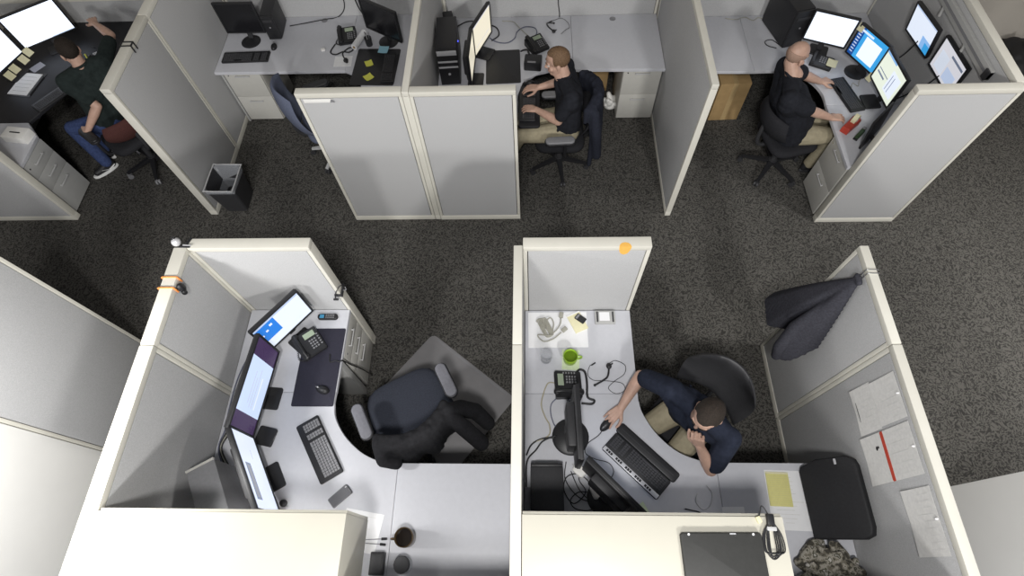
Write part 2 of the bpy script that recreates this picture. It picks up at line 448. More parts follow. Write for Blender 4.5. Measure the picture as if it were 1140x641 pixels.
# back row
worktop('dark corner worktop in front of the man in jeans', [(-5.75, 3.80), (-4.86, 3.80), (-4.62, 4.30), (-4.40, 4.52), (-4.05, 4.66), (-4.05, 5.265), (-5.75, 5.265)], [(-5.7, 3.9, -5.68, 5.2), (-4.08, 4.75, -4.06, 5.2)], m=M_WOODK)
worktop('grey worktop beyond the raised hand of the man in jeans', [(-4.045, 4.66), (-3.288, 4.66), (-3.288, 5.265), (-4.045, 5.265)], [(-3.32, 4.7, -3.30, 5.2)])
worktop('pale grey return worktop over the three-drawer cabinet', [(-5.75, 3.24), (-4.70, 3.24), (-4.70, 3.62), (-4.86, 3.797), (-5.75, 3.797)], [(-5.7, 3.3, -5.68, 3.75)])
worktop('long back worktop with the black keyboard and dead monitor', [(-3.202, 4.44), (-1.86, 4.43), (-1.86, 5.27), (-3.202, 5.27)], [(-3.19, 4.5, -3.17, 5.2)], grommets=[(-2.2, 5.2)])
worktop('corner worktop with yellow notes on its black pad', [(-1.858, 4.43)] + [(p[0], p[1]) for p in spline([(-1.80, 4.40, 0), (-1.71, 4.31, 0), (-1.665, 4.2, 0), (-1.66, 4.0, 0)], 4)] + [(-1.66, 3.2), (-.962, 3.2), (-.962, 5.27), (-1.858, 5.27)], [(-1.0, 3.3, -.98, 4.2)])
worktop('corner worktop with the computer tower and two cream-lit monitors', [(-.906, 3.195), (-.13, 3.195), (-.13, 4.05), (-.08, 4.22), (.05, 4.34), (.20, 4.385), (.415, 4.385), (.415, 5.188), (-.906, 5.188)], [(-.89, 3.3, -.87, 4.6)])
worktop('clear grey worktop above the two-drawer cabinet by the bluish panel', [(.417, 4.385), (1.308, 4.365), (1.308, 5.188), (.417, 5.188)], [(.44, 4.9, .46, 5.15)], grommets=[(.85, 5.12)])
worktop('clear grey worktop left of the bald man over the cardboard box', [(1.366, 4.33), (2.15, 4.31), (2.15, 5.122), (1.366, 5.122)], [(1.38, 4.4, 1.40, 5.1)])
curve3 = [(p[0], p[1]) for p in spline([(2.152, 4.31, 0), (2.38, 4.31, 0), (2.55, 4.26, 0), (2.66, 4.15, 0), (2.715, 4.0, 0), (2.712, 3.85, 0)], 5)]
worktop('curved corner worktop with the bald man\'s keyboard and monitors', curve3 + [(3.433, 3.85), (3.433, 5.122), (2.152, 5.122)], [(3.40, 3.9, 3.42, 5.0)])
worktop('pale worktop end beside the front panel, red gadget on it', [(2.712, 3.122), (3.433, 3.122), (3.433, 3.848), (2.712, 3.848)], [(3.40, 3.2, 3.42, 3.8)])

# ------------------------------------------------------------------ overhead bins
def overhead_bin(label, x0, x1, y0, y1, z0, z1):
    r = thing('overhead_bin', label, 'overhead cabinet', ((x0 + x1) / 2, (y0 + y1) / 2, z0), 0)
    w, d, h = x1 - x0, y1 - y0, z1 - z0
    bm = B(); box(bm, (0, -.006, h / 2), (w, d - .012, h), bev=.003); obj('body', bm, M_BIN, r)
    bm = B(); box(bm, (0, d / 2 - .004, h / 2 - .006), (w - .004, .016, h - .014), bev=.003); f = obj('flipper_door', bm, M_BIN, r)
    bm = B(); box(bm, (0, d / 2 + .008, .05), (.14, .012, .014), bev=.004); obj('pull', bm, M_GREY, f)
    return r
overhead_bin('overlit white overhead bin in the bottom left corner of the empty cubicle', -2.181, -.92, -.125, .262, 1.235, H)
overhead_bin('cream overhead bin with the closed laptop lying on top', -.055, 1.192, -.125, .266, 1.235, H)

# ------------------------------------------------------------------ pedestals
def pedestal(label, cx, cy, rz, w, d, h, drawers, m=None):
    """front (drawers) faces local +y"""
    r = thing('drawer_pedestal', label, 'filing cabinet', (cx, cy, 0), rz, 'drawer pedestals under the worktops')
    m = m or M_METAL
    bm = B(); box(bm, (0, -.01, h / 2 + .01), (w, d - .02, h - .02), bev=.003); obj('body', bm, m, r)
    bm = B(); box(bm, (0, -.02, .012), (w - .03, d - .06, .022)); obj('plinth', bm, M_DARK, r)
    z = h - .004; tot = sum(drawers)
    for k, f in enumerate(drawers):
        hh = (h - .03) * f / tot
        bm = B(); box(bm, (0, d / 2 - .009, z - hh / 2), (w - .006, .018, hh - .005), bev=.003); dr = obj('drawer', bm, m, r)
        bm = B(); zz = z - .055 if hh > .2 else z - hh * .42
        bar(bm, (-.075, d / 2 + .018, zz), (.075, d / 2 + .018, zz), .006, .014, .002)
        for s in (-1, 1): box(bm, (s * .066, d / 2 + .008, zz), (.008, .018, .01))
        obj('handle', bm, M_LGREY, dr)
        if k == 0:
            bm = B(); cone(bm, (w * .38, d / 2 - .001, z - .05), (w * .38, d / 2 + .005, z - .05), .009, .008, 14); obj('lock', bm, M_CHROME, dr)
        z -= hh
    return r
pedestal('three-drawer pedestal under the phone end of the empty cubicle', -1.66, 1.60, -PI / 2, .37, .50, .69, (1, 1, 2))
pedestal('grey three-drawer pedestal behind the far left front panel', -4.97, 3.44, -PI / 2, .385, .54, .695, (1, 1, 2), M_METALG)
pedestal('two-drawer pedestal below the dead monitor and black keyboard', -2.97, 4.76, PI, .38, .52, .69, (1, 1))
pedestal('two-drawer pedestal next to the bluish side panel', 1.112, 4.69, PI, .385, .52, .69, (1, 1))
pedestal('two-drawer pedestal by the pale front panel at the bald man\'s side', 2.99, 3.33, PI / 2, .40, .52, .69, (1, 1))

# ------------------------------------------------------------------ chairs
def face(fx, fy): return math.atan2(-fx, fy)

def chair(label, x, y, rz, seat_m, back_m, pad_m, seat_z=.47, back_top=.98, back_w=.47, base_rz=0.0, arms=True, back_curve=.09, base_m=None, back_bot=None, sw=1.0):
    r = thing('office_chair', label, 'chair', (x, y, 0), rz, 'swivel office chairs')
    base_m = base_m or M_BLACK
    for k in range(5):
        a = base_rz + k * 2 * PI / 5 + .3
        c, s = math.cos(a), math.sin(a)
        bm = B()
        t = bmesh.new(); bmesh.ops.create_cube(t, size=1)
        for v in t.verts:
            u = v.co.x + .5
            v.co = Vector((.03 + u * .27, v.co.y * (.055 - .025 * u), .105 - .035 * u + v.co.z * (.035 - .012 * u)))
        bmesh.ops.bevel(t, geom=t.edges[:], offset=.004, segments=2, affect='EDGES')
        merge(bm, t, Matrix.Rotation(a, 4, 'Z'))
        leg = obj('base_arm', bm, base_m, r)
        bm = B(); w = Vector((c * .295, s * .295, .028)); ax = Vector((-s, c, 0))
        cone(bm, w - ax * .024, w - ax * .006, .027, .027, 16); cone(bm, w + ax * .006, w + ax * .024, .027, .027, 16)
        cone(bm, w + Vector((0, 0, 0)), w + Vector((0, 0, .042)), .009, .009, 8)
        obj('caster', bm, M_GREY if back_m is M_SEATR else M_DARK, leg)
    bm = B(); cone(bm, (0, 0, .07), (0, 0, .13), .045, .04); cone(bm, (0, 0, .12), (0, 0, .27), .028); cone(bm, (0, 0, .26), (0, 0, seat_z - .07), .018); obj('gas_lift', bm, M_DARK, r)
    bm = B(); box(bm, (0, -.02, seat_z - .065), (.22, .26, .04), bev=.01); tube(bm, [(.1, .02, seat_z - .065), (.2, .03, seat_z - .07), (.26, .03, seat_z - .07)], .006); obj('tilt_mechanism', bm, M_DARK, r)
    # seat cushion
    bm = B()
    def out(t):
        a = 2 * PI * t; c, s = math.cos(a), math.sin(a)
        p = 4.4
        q = (abs(c) ** p + abs(s) ** p) ** (-1 / p)
        return Vector((.245 * sw * q * c * (1 - .05 * s), .235 * sw * q * s + .01, 0))
    rings = []
    for (k, z) in ((.90, -.045), (1.0, -.03), (1.02, -.005), (.99, .02), (.9, .034), (.7, .034), (.4, .028), (.12, .025)):
        ring = []
        for i in range(40):
            p = out(i / 40); ring.append(bm.verts.new((p.x * k, p.y * k, seat_z + z - .02 * max(0, (p.y * k - .14) / .1))))
        rings.append(ring)
    for A, C in zip(rings, rings[1:]):
        for i in range(40): bm.faces.new((A[i], A[(i + 1) % 40], C[(i + 1) % 40], C[i]))
    bm.faces.new(rings[0][::-1]); bm.faces.new(rings[-1])
    obj('seat', bm, seat_m, r, angle=180)
    # backrest: curved padded shell
    zb = back_bot or seat_z + .12; hh = back_top - zb
    def bk(u, v, off):
        x_ = (u - .5) * back_w * (1 - .16 * (2 * v - 1) ** 2 * (1 if v > .5 else .6)) ; w_ = (u - .5) * 2
        e = min(1, abs(w_)); 
        yy = -.25 - .07 * v - .035 * math.sin(v * PI) + back_curve * (w_ * w_)
        zz = zb + hh * (v - .10 * (e ** 3) * (2 * v - 1))
        th = .022 * math.sqrt(max(0.0, 1 - (abs(2 * v - 1)) ** 6)) * math.sqrt(max(0.0, 1 - abs(w_) ** 6))
        return Vector((x_, yy + off * (th + .004), zz))
    bm = B(); nu, nv = 18, 18
    F = [[bm.verts.new(bk(i / nu, j / nv, 1)) for j in range(nv + 1)] for i in range(nu + 1)]
    K = [[bm.verts.new(bk(i / nu, j / nv, -1)) for j in range(nv + 1)] for i in range(nu + 1)]
    for i in range(nu):
        for j in range(nv):
            bm.faces.new((F[i][j], F[i + 1][j], F[i + 1][j + 1], F[i][j + 1])); bm.faces.new((K[i][j], K[i][j + 1], K[i + 1][j + 1], K[i + 1][j]))
    for i in range(nu):
        for j in (0, nv): bm.faces.new((F[i][j], K[i][j], K[i + 1][j], F[i + 1][j]))
    for j in range(nv):
        for i in (0, nu): bm.faces.new((F[i][j], F[i][j + 1], K[i][j + 1], K[i][j]))
    obj('backrest', bm, back_m, r, angle=70)
    bm = B(); tube(bm, [(0, -.08, seat_z - .065), (0, -.24, seat_z - .07), (0, -.305, seat_z + .02), (0, -.31, seat_z + .2)], .019, 8); obj('back_bracket', bm, M_DARK, r)
    if arms:
        for s in (-1, 1):
            bm = B(); tube(bm, [(s * .16, -.02, seat_z - .06), (s * .27, -.02, seat_z - .05), (s * (.295 + .14 * (sw - 1)), -.02, seat_z + .02), (s * (.295 + .14 * (sw - 1)), -.02, seat_z + .19)], .016, 8)
            prism(bm, rrect(.098, .286, .047, 6, s * (.295 + .14 * (sw - 1)), .03), seat_z + .176, seat_z + .196, bev=.006)
            a = obj('armrest', bm, M_BLACK, r)
            bm = B()
            prism(bm, rrect(.082, .27, .04, 6, s * (.295 + .14 * (sw - 1)), .03), seat_z + .188, seat_z + .215, bev=.01)
            obj('arm_pad', bm, pad_m, a)
    return r

chair('empty slate-blue chair on the grey floor mat with a dark jacket over its back', -.905, 1.06, face(-.47, .88), M_SEATB, M_SEATK, M_ARMPAD, seat_z=.49, back_top=.93, base_rz=.5, sw=1.22)
chair('dark grey chair with a curved back under the man in navy', 1.13, 1.01, face(-.70, -.72), M_SEATK, M_DARK, M_DARK, back_top=1.03, back_w=.54, arms=False, back_curve=.12)
chair('empty blue-grey chair with a tall oval back in the back row', -2.06, 4.02, face(.90, .44), M_SEATBG, M_SEATBG, M_DARK, back_top=1.05, back_w=.50, base_m=M_LGREY, back_bot=.50, base_rz=.2)
chair('black chair with a navy fleece hung behind the man with light brown hair', .28, 3.82, face(-1, -.05), M_SEATK, M_SEATK, M_GREY, base_rz=.4)
chair('black chair under the bald man', 2.44, 3.74, face(.97, .20), M_SEATK, M_SEATK, M_DARK, arms=False, base_rz=.1, back_top=.86)
chair('dark chair with a reddish back under the man in jeans', -4.06, 3.90, face(-.80, .60), M_SEATK, M_SEATR, M_BLACK, base_rz=.1, back_top=.84)

# floor mat under the empty chair
def chair_mat():
    pts = [(-.906, 1.878), (-.182, 1.304), (-.62, .70), (-1.36, 1.25)]
    cx = sum(p[0] for p in pts) / 4; cy = sum(p[1] for p in pts) / 4
    r = thing('chair_mat', 'grey plastic mat on the carpet under the empty slate-blue chair', 'floor mat', (cx, cy, 0), math.atan2(-.574, .724))
    w = math.hypot(.724, .574); h = math.hypot(.44, .60)
    bm = B(); prism(bm, rrect(w + .02, .80, .05, 5), 0.0005, .006, bev=.002); obj('sheet', bm, M_CHMAT, r)
    bm = B(); 
    for s in (-1, 1): bar(bm, (-w / 2 + .06, s * .38, .0065), (w / 2 - .06, s * .38, .0065), .012, .002)
    obj('edge_lip', bm, M_GREY, r)
chair_mat()

def jacket(label, x, y, rz, m, top, sleeves, low=.5, w=.24, yb=-.32, cat='jacket', name='jacket'):
    """draped over a chair back; local frame is the chair's"""
    M = Matrix.Translation((x, y, 0)) @ Matrix.Rotation(rz, 4, 'Z')
    bm = B(); rnd = random.Random(3)
    n = 17
    for i in range(n):
        u = -w + 2 * w * i / (n - 1)
        ed = (u / w) ** 2
        yt = yb + .10 * ed
        z = top - .03 * ed + rnd.uniform(-.008, .008)
        u2 = -w + 2 * w * (i + 1) / (n - 1) if i < n - 1 else u
        ed2 = (u2 / w) ** 2
        cap(bm, (u, yt, z), .033, (u2, yb + .10 * ed2, top - .03 * ed2), .033)
        zl = low + .02 * math.sin(i * .9)
        cap(bm, (u, yt - .02, z), .034, (u * 1.08, yt - .050 + .010 * math.sin(i * 1.1), (z + zl) / 2), .024)
        cap(bm, (u * 1.08, yt - .050 + .010 * math.sin(i * 1.1), (z + zl) / 2), .024, (u * 1.12, yt - .052 + .022 * math.sin(i * 1.1), zl), .024)
        cap(bm, (u, yt + .02, z), .034, (u * 1.0, yt + .028, z - .13 + .03 * math.sin(i * .7)), .020)
    for ch in sleeves:
        for a, b in zip(ch, ch[1:]): cap(bm, a[:3], a[3], b[:3], b[3])
    cap(bm, (-.09, yb + .0, top + .015), .03, (.09, yb + .0, top + .015), .03)
    for v in bm.verts: v.co = M @ v.co
    o = fuse(name, bm, m, voxel=.009, smooth=4)
    o.data.transform(Matrix.Translation((-x, -y, 0))); o.location = (x, y, 0)
    return tag(o, label, cat)
jk = jacket('black jacket draped over the back of the empty slate-blue chair', -.905, 1.06, face(-.47, .88), M_JACK, .935,
       [[(.25, -.25, .90, .05), (.33, -.22, .72, .062), (.42, -.24, .55, .06), (.47, -.33, .42, .055)],
        [(.24, -.28, .88, .05), (.30, -.36, .70, .06), (.36, -.46, .52, .058)],
        [(-.24, -.24, .90, .05), (-.26, -.33, .84, .05), (-.20, -.38, .80, .042)]], low=.62)
bm = B(); ball(bm, (.235, -.15, .80), (.022, .016, .014)); rt_ = obj('red_tag', bm, M_RED, jk, angle=180); lab(rt_, 'small red tag')
jacket('navy fleece hanging from the back of the black chair in the middle cubicle', .28, 3.82, face(-1, -.05), M_COATN, .985,
       [[(.24, -.27, .92, .045), (.27, -.30, .7, .05), (.27, -.32, .45, .045)], [(-.24, -.27, .92, .045), (-.27, -.30, .7, .05), (-.27, -.33, .42, .045)]], low=.28, w=.23)

# ------------------------------------------------------------------ monitors
SCR = {
    'white': (.80, .87, 1.0), 'blue': (.03, .22, .75), 'ltblue': (.30, .55, .95), 'cream': (.95, .88, .70), 'purple': (.10, .06, .16),
    'grey': (.55, .58, .68), 'dkblue': (.01, .09, .38), 'pale': (.62, .74, .98), 'green': (.80, .86, .74), 'ink': (.25, .30, .42), 'navy': (.02, .02, .10), 'ltgrey': (.74, .74, .80), 'cyan': (.05, .40, .85),
}
def scrm(c, s):
    return glow('screen_%s_%d' % (c, int(s * 100)), SCR[c], s)

def monitor(label, x, y, rz, w, h, zc, rects, s=1.0, tilt=0.0, base='rect', off=False, bez=.016, z0=D, base_back=0.0, depth=.05, group='computer monitors', stand=True, base_w=.17, base_d=.15, base_fwd=.02):
    """screen faces local +y; rects: (x0, y0, x1, y1, colour) in 0..1 screen coordinates, y up"""
    r = thing('monitor', label, 'monitor', (x, y, z0), rz, group)
    T = Matrix.Translation((0, 0, zc - z0)) @ Matrix.Rotation(tilt, 4, 'X')
    W, Hh = w + 2 * bez, h + 2 * bez
    bm = B()
    for (cx, cz, sx, sz) in ((0, h / 2 + bez / 2, W, bez), (0, -h / 2 - bez / 2, W, bez), (w / 2 + bez / 2, 0, bez, h), (-w / 2 - bez / 2, 0, bez, h)):
        box(bm, (cx, 0, cz), (sx, .024, sz), bev=.003)
    for v in bm.verts: v.co = T @ v.co
    obj('bezel', bm, M_BLACK, r)
    bm = B()
    box(bm, (0, -.014, 0), (W - .008, .022, Hh - .008), bev=.006)
    box(bm, (0, -.014 - depth / 2, -.01), (W * .6, depth, Hh * .62), bev=.016)
    for v in bm.verts: v.co = T @ v.co
    obj('back_cover', bm, M_DARK, r)
    mats = []; bm = B()
    def quad(x0, y0, x1, y1, yy, m):
        if m not in mats: mats.append(m)
        vs = [bm.verts.new(T @ Vector((-w / 2 + a * w, yy, -h / 2 + b * h))) for a, b in ((1 - x0, y0), (1 - x1, y0), (1 - x1, y1), (1 - x0, y1))]
        f = bm.faces.new(vs); f.material_index = mats.index(m)
    if off: quad(0, 0, 1, 1, .006, M_BLACKG)
    else:
        for i, q in enumerate(rects): quad(q[0], q[1], q[2], q[3], .006 + .00025 * i, scrm(q[4], s * (q[5] if len(q) > 5 else 1)))
    obj('screen', bm, mats, r, smooth=False)
    if stand:
        bm = B(); bar(bm, (0, -.05 - base_back * .5, .015), T @ Vector((0, -.035 - depth * .6, -h * .22)), .05, .022, .005); nk = obj('neck', bm, M_DARK, r)
        bm = B()
        if base == 'rect': prism(bm, rrect(base_w, base_d, .015, 4, 0, base_fwd - base_back), 0, .013, bev=.004)
        else: lathe(bm, [(base_w / 2, 0), (base_w / 2, .006), (base_w / 2 - .012, .014), (.03, .022), (.001, .022)], 32, (0, -.03 - base_back, 0))
        obj('base', bm, M_BLACK, r)
    else:
        bm = B(); box(bm, T @ Vector((0, -.05 - depth, 0)), (.1, .02, .1), bev=.004); obj('wall_bracket', bm, M_GREY, r)
    return r

def mon2(label, a, b, side, h, zc, rects, **k):
    """place by the ends a, b of the screen in plan; side +1/-1 chooses the facing normal (left of a->b)"""
    ax, ay = a; bx, by = b; dx, dy = bx - ax, by - ay; L = math.hypot(dx, dy)
    nx, ny = -dy / L * side, dx / L * side
    return monitor(label, (ax + bx) / 2, (ay + by) / 2, face(nx, ny), L, h, zc, rects, **k)

# empty cubicle
mon2('monitor showing a blue and white window, tilted by the cross panel of the empty cubicle', (-1.895, 1.415), (-1.655, 1.72), -1, .30, 1.01,
     [(0, 0, 1, 1, 'white'), (0, .32, .42, 1, 'blue'), (.05, .55, .10, .62, 'white'), (.17, .62, .22, .69, 'white'), (.28, .72, .34, .80, 'white'), (0, .92, 1, 1, 'pale', .8)], s=.85, base='rect', depth=.06, base_fwd=.06)
mon2('wide monitor with dark purple side bars in the middle of the empty cubicle\'s three', (-1.885, .785), (-1.838, 1.385), -1, .31, 1.015,
     [(0, 0, 1, 1, 'purple', .5), (.19, 0, .80, 1, 'pale'), (.26, .28, .62, .33, 'white'), (.26, .42, .7, .44, 'grey'), (.26, .52, .6, .54, 'grey'), (.3, .62, .66, .64, 'grey')], s=.85, base_w=.16, base_d=.20, base_fwd=-.04)
mon2('white-screened monitor running under the left overhead bin', (-1.60, .31), (-1.88, .775), -1, .31, 1.01,
     [(0, 0, 1, 1, 'white'), (.12, .62, .58, .84, 'ink'), (.15, .66, .55, .80, 'grey', .5), (.66, .40, .78, .42, 'grey'), (.0, .95, 1, 1, 'pale', .8)], s=.9, base_w=.18, base_d=.2, base_fwd=-.035)
# occupied front cubicle (seen from behind the top edge)
mon2('monitor seen edge-on from above, on a round black foot beside the desk phone', (.29, .61), (.28, 1.04), -1, .29, 1.02,
     [(0, 0, 1, 1, 'white'), (0, .8, .4, 1, 'blue')], s=.8, base='disc', base_w=.25, depth=.06)
mon2('monitor seen edge-on running diagonally under the right overhead bin', (.62, .315), (.335, .60), -1, .29, 1.02,
     [(0, 0, 1, 1, 'white'), (.1, .2, .6, .7, 'pale')], s=.8, base='disc', base_w=.22, depth=.06)
# man in jeans
mon2('bright blank white monitor in front of the man in jeans', (-5.19, 4.72), (-4.79, 5.02), -1, .32, 1.01,
     [(0, 0, 1, 1, 'white'), (.55, .0, 1, .03, 'pale', .7)], s=1.5, z0=D, base_w=.2)
mon2('monitor with a dotted blue edge cut off at the left frame edge', (-5.34, 4.27), (-5.21, 4.66), -1, .32, 1.01,
     [(0, 0, 1, 1, 'white')] + [(.0, .90, 1, 1, 'navy')] + [(.05 + .12 * k, .93, .10 + .12 * k, .97, 'white') for k in range(8)] + [(.12, .78, .3, .9, 'dkblue')], s=1.3, z0=D, base_w=.2)
# empty back-row cubicle
mon2('switched-off black monitor left of the black speaker in the empty back cubicle', (-3.11, 4.90), (-2.735, 4.895), -1, .30, 1.0, [], off=True, base='disc', base_w=.20, base_back=-.04)
mon2('switched-off black monitor with a blue note beside it', (-1.665, 4.93), (-1.30, 4.70), -1, .30, 1.0, [], off=True, base='disc', base_w=.20)
# man with light brown hair
mon2('far cream-lit monitor facing the man with light brown hair', (-.545, 4.46), (-.405, 4.81), -1, .30, 1.0,
     [(0, 0, 1, 1, 'cream'), (.1, .2, .9, .22, 'ltgrey'), (0, .94, 1, 1, 'ltgrey')], s=.8, base='rect')
mon2('near cream-lit monitor half hidden by the front panel', (-.565, 4.08), (-.55, 4.45), -1, .30, 1.0,
     [(0, 0, 1, 1, 'cream'), (0, .94, 1, 1, 'ltgrey')], s=.7, base='rect')
# bald man
mon2('white monitor farthest left of the bald man\'s desk trio', (2.63, 4.61), (2.965, 4.465), -1, .28, 1.0, [(0, 0, 1, 1, 'white')], s=1.15, base='rect', base_fwd=-.04)
mon2('middle monitor of the bald man\'s desk trio, blue with a white window', (2.985, 4.405), (3.13, 4.10), -1, .28, 1.0,
     [(0, 0, 1, 1, 'cyan', .8), (0, 0, .18, 1, 'dkblue', .7), (.30, .10, .86, .82, 'white'), (.04, .86, .5, .93, 'pale')] + [(.03, .1 + .1 * k, .13, .14 + .1 * k, 'pale', .7) for k in range(8)], s=1.0, base='disc', base_w=.2)
mon2('pale green-white monitor nearest the front panel on the bald man\'s desk', (3.12, 4.07), (3.145, 3.69), -1, .29, 1.0,
     [(0, 0, 1, 1, 'green'), (.06, .3, .4, .36, 'ink', .7), (.06, .44, .5, .47, 'ink', .7), (.52, .15, .9, .8, 'white'), (.58, .2, .6, .7, 'ink', .7), (.68, .2, .7, .7, 'ink', .7), (0, .93, .5, 1, 'ltblue', .8)], s=.9, base='rect')
mon2('upper wall-mounted monitor with a blue corner graphic', (3.33, 4.34), (3.375, 3.99), -1, .26, 1.26,
     [(0, 0, 1, 1, 'white'), (.62, 0, 1, .42, 'ltblue', .9), (.78, .0, 1, .30, 'cyan', .9), (0, .93, 1, 1, 'pale', .8)], s=.85, tilt=-.22, z0=1.0, stand=False, depth=.02)
mon2('lower wall-mounted monitor with a grey spreadsheet', (3.40, 3.90), (3.42, 3.53), -1, .26, 1.26,
     [(0, 0, 1, 1, 'ltgrey'), (.45, .78, .95, .86, 'ink', .6), (.1, .1, .45, .7, 'white', .9), (.5, .1, .9, .5, 'pale', .85)], s=.75, tilt=-.10, z0=1.0, stand=False, depth=.02)

# ------------------------------------------------------------------ keyboards, mice, phones
def keyboard(label, cx, cy, rz, w, d, body_m, key_m, z=D, strip=None, group='keyboards'):
    r = thing('keyboard', label, 'keyboard', (cx, cy, z), rz, group)
    bm = B(); prism(bm, rrect(w, d, .012, 4), .002, .018, bev=.005); obj('case', bm, body_m, r)
    blocks = [B(), B(), B()]
    rows = 6
    y0 = -d / 2 + .018
    stepy = min(.019, (d - .035 - (.03 if strip else 0)) / rows)
    for j in range(rows):
        n = int((w - .03) / .0192)
        for i in range(n):
            x = -n * .0192 / 2 + (i + .5) * .0192
            u = i / n
            if abs(u - .67) < .018 or abs(u - .82) < .018: continue
            bm = blocks[0 if u < .67 else 1 if u < .82 else 2]
            if j == 0 and .2 < u < .45:
                if abs(u - .32) < .03: box(bm, (x, y0 + j * stepy, .021), (.1, stepy * .84, .006), bev=.0012, seg=1)
                continue
            box(bm, (x, y0 + j * stepy, .021), (.0165, stepy * .84, .006), bev=.0012, seg=1)
    for bm in blocks: obj('key_block', bm, key_m, r)
    if strip:
        bm = B(); box(bm, (0, d / 2 - .018, .0185), (w - .01, .03, .004), bev=.0015); o = obj('media_strip', bm, strip, r)
        bm = B()
        for k in range(5):
            for q in range(3): box(bm, (-w / 2 + .07 + k * .08 + q * .018, d / 2 - .018, .0215), (.014, .016, .003))
        obj('media_keypad', bm, M_BLACK, o)
    return r
keyboard('dark keyboard with grey keys on the empty cubicle\'s corner worktop', -1.457, .733, face(-.843, -.538), .45, .165, M_BLACK, M_KEYG)
keyboard('black keyboard with a silver strip in front of the man in navy', .678, .640, face(-.70, -.72), .46, .155, M_BLACK, M_KEYK, strip=M_SILVER)
keyboard('black keyboard in front of the switched-off monitor', -2.915, 4.645, 0.02, .48, .15, M_BLACK, M_KEYK)
keyboard('black keyboard under the bald man\'s left hand', 2.925, 3.97, face(.97, .22), .43, .15, M_BLACK, M_KEYK)
keyboard('black keyboard under the hands of the man with light brown hair', -.03, 3.93, face(-1, 0.03), .44, .15, M_BLACK, M_KEYK, z=.725)
keyboard('black keyboard on the dark tray before the man in jeans', -4.72, 4.14, face(-.80, .55), .44, .15, M_BLACK, M_DARK, z=.735)

def wrist_rest():
    r = thing('wrist_rest', 'black padded wrist rest along the silver-strip keyboard', 'wrist rest', (.762, .725, D), face(-.70, -.72))
    bm = B(); prism(bm, rrect(.49, .078, .02, 5), 0, .016, bev=.007); obj('pad', bm, M_BLACK, r)
    bm = B(); box(bm, (0, 0, .0162), (.44, .004, .002)); obj('seam', bm, M_DARK, r)
wrist_rest()

def mouse(label, x, y, rz, z=D, m=None, m2=None):
    r = thing('computer_mouse', label, 'computer mouse', (x, y, z), rz, 'computer mice')
    bm = B()
    t = bmesh.new(); bmesh.ops.create_uvsphere(t, u_segments=20, v_segments=12, radius=1)
    for v in t.verts: v.co = Vector((v.co.x * .031 * (1 - .12 * v.co.y), v.co.y * .055, max(0, v.co.z) * .034 * (1 - .25 * v.co.y)))
    merge(bm, t); obj('shell', bm, m or M_BLACK, r, angle=60)
    bm = B(); cone(bm, (-.004, .03, .026), (.004, .03, .026), .008); obj('wheel', bm, m2 or M_GREY, r)
    bm = B(); box(bm, (0, .028, .027), (.0015, .04, .012)); obj('button_gap', bm, M_GREY, r)
    return r
mouse('black and silver mouse on the navy desk mat', -1.51, 1.15, face(-.8, .3), z=D + .004, m2=M_SILVER)
mouse('black mouse under the right hand of the man in navy', .50, .905, face(-.6, -.6))
mouse('black mouse beside the black keyboard of the empty back cubicle', -2.66, 4.80, .1)
mouse('black mouse under the raised fingers of the man with light brown hair', -.02, 4.20, face(-1, 0), z=D)

def desk_phone(label, x, y, rz, z=D, note=None, hook=True):
    """front (keys) faces local -y, handset along local -x side"""
    r = thing('desk_phone', label, 'telephone', (x, y, z), rz, 'black desk phones')
    bm = B(); t = bmesh.new(); bmesh.ops.create_cube(t, size=1)
    for v in t.verts:
        yy = v.co.y * .19; hgt = .03 + .045 * (v.co.y + .5)
        v.co = Vector((v.co.x * .19, yy, 0 if v.co.z < 0 else hgt))
    bmesh.ops.bevel(t, geom=t.edges[:], offset=.006, segments=2, affect='EDGES'); merge(bm, t); obj('body', bm, M_BLACK, r)
    sl = math.atan2(.045, .19)
    def P(u, v, o=0.0): return Vector((u, v, .0525 + v * .045 / .19 + o))
    bm = B(); box(bm, P(.03, .052, .003), (.085, .042, .006), rot=(sl, 0, 0), bev=.002); obj('display', bm, M_LCD, r)
    bm = B()
    for j in range(4):
        for i in range(3): box(bm, P(.012 + i * .02, .008 - j * .02, .003), (.014, .012, .006), rot=(sl, 0, 0), bev=.0015, seg=1)
    obj('keypad', bm, M_GREY, r); bm = B()
    for j in range(5): box(bm, P(.08, .03 - j * .02, .003), (.014, .010, .005), rot=(sl, 0, 0), bev=.0015, seg=1)
    obj('softkey_column', bm, M_GREY, r)
    bm = B(); pts = [P(-.062, -.088, .022), P(-.062, -.045, .034), P(-.062, .045, .034), P(-.062, .088, .022)]
    tube(bm, pts, .014, 10); ball(bm, P(-.062, -.082, .014), (.025, .026, .016)); ball(bm, P(-.062, .082, .014), (.025, .026, .016))
    hs = obj('handset', bm, M_BLACK, r)
    bm = B(); c = []
    for k in range(90):
        u = k / 89; a = u * 2 * PI * 16
        c.append(Vector((-.062 - .06 * math.sin(u * PI) + .006 * math.cos(a), -.10 + .17 * u - .03 * math.sin(u * PI), .012 + .006 * math.sin(a) + .0)))
    tube(bm, c, .0022, 5, smooth=False); obj('coiled_cord', bm, M_CABLE, hs)
    return r
desk_phone('black desk phone below the tilted monitor of the empty cubicle', -1.655, 1.49, math.radians(38))
desk_phone('black desk phone near the green mug', .25, 1.18, math.radians(93))
desk_phone('black desk phone with a blue strip beside the white roll in the empty back cubicle', -1.90, 4.90, math.radians(12))
desk_phone('black desk phone on the middle back desk by the slate cable', .06, 4.71, math.radians(30))

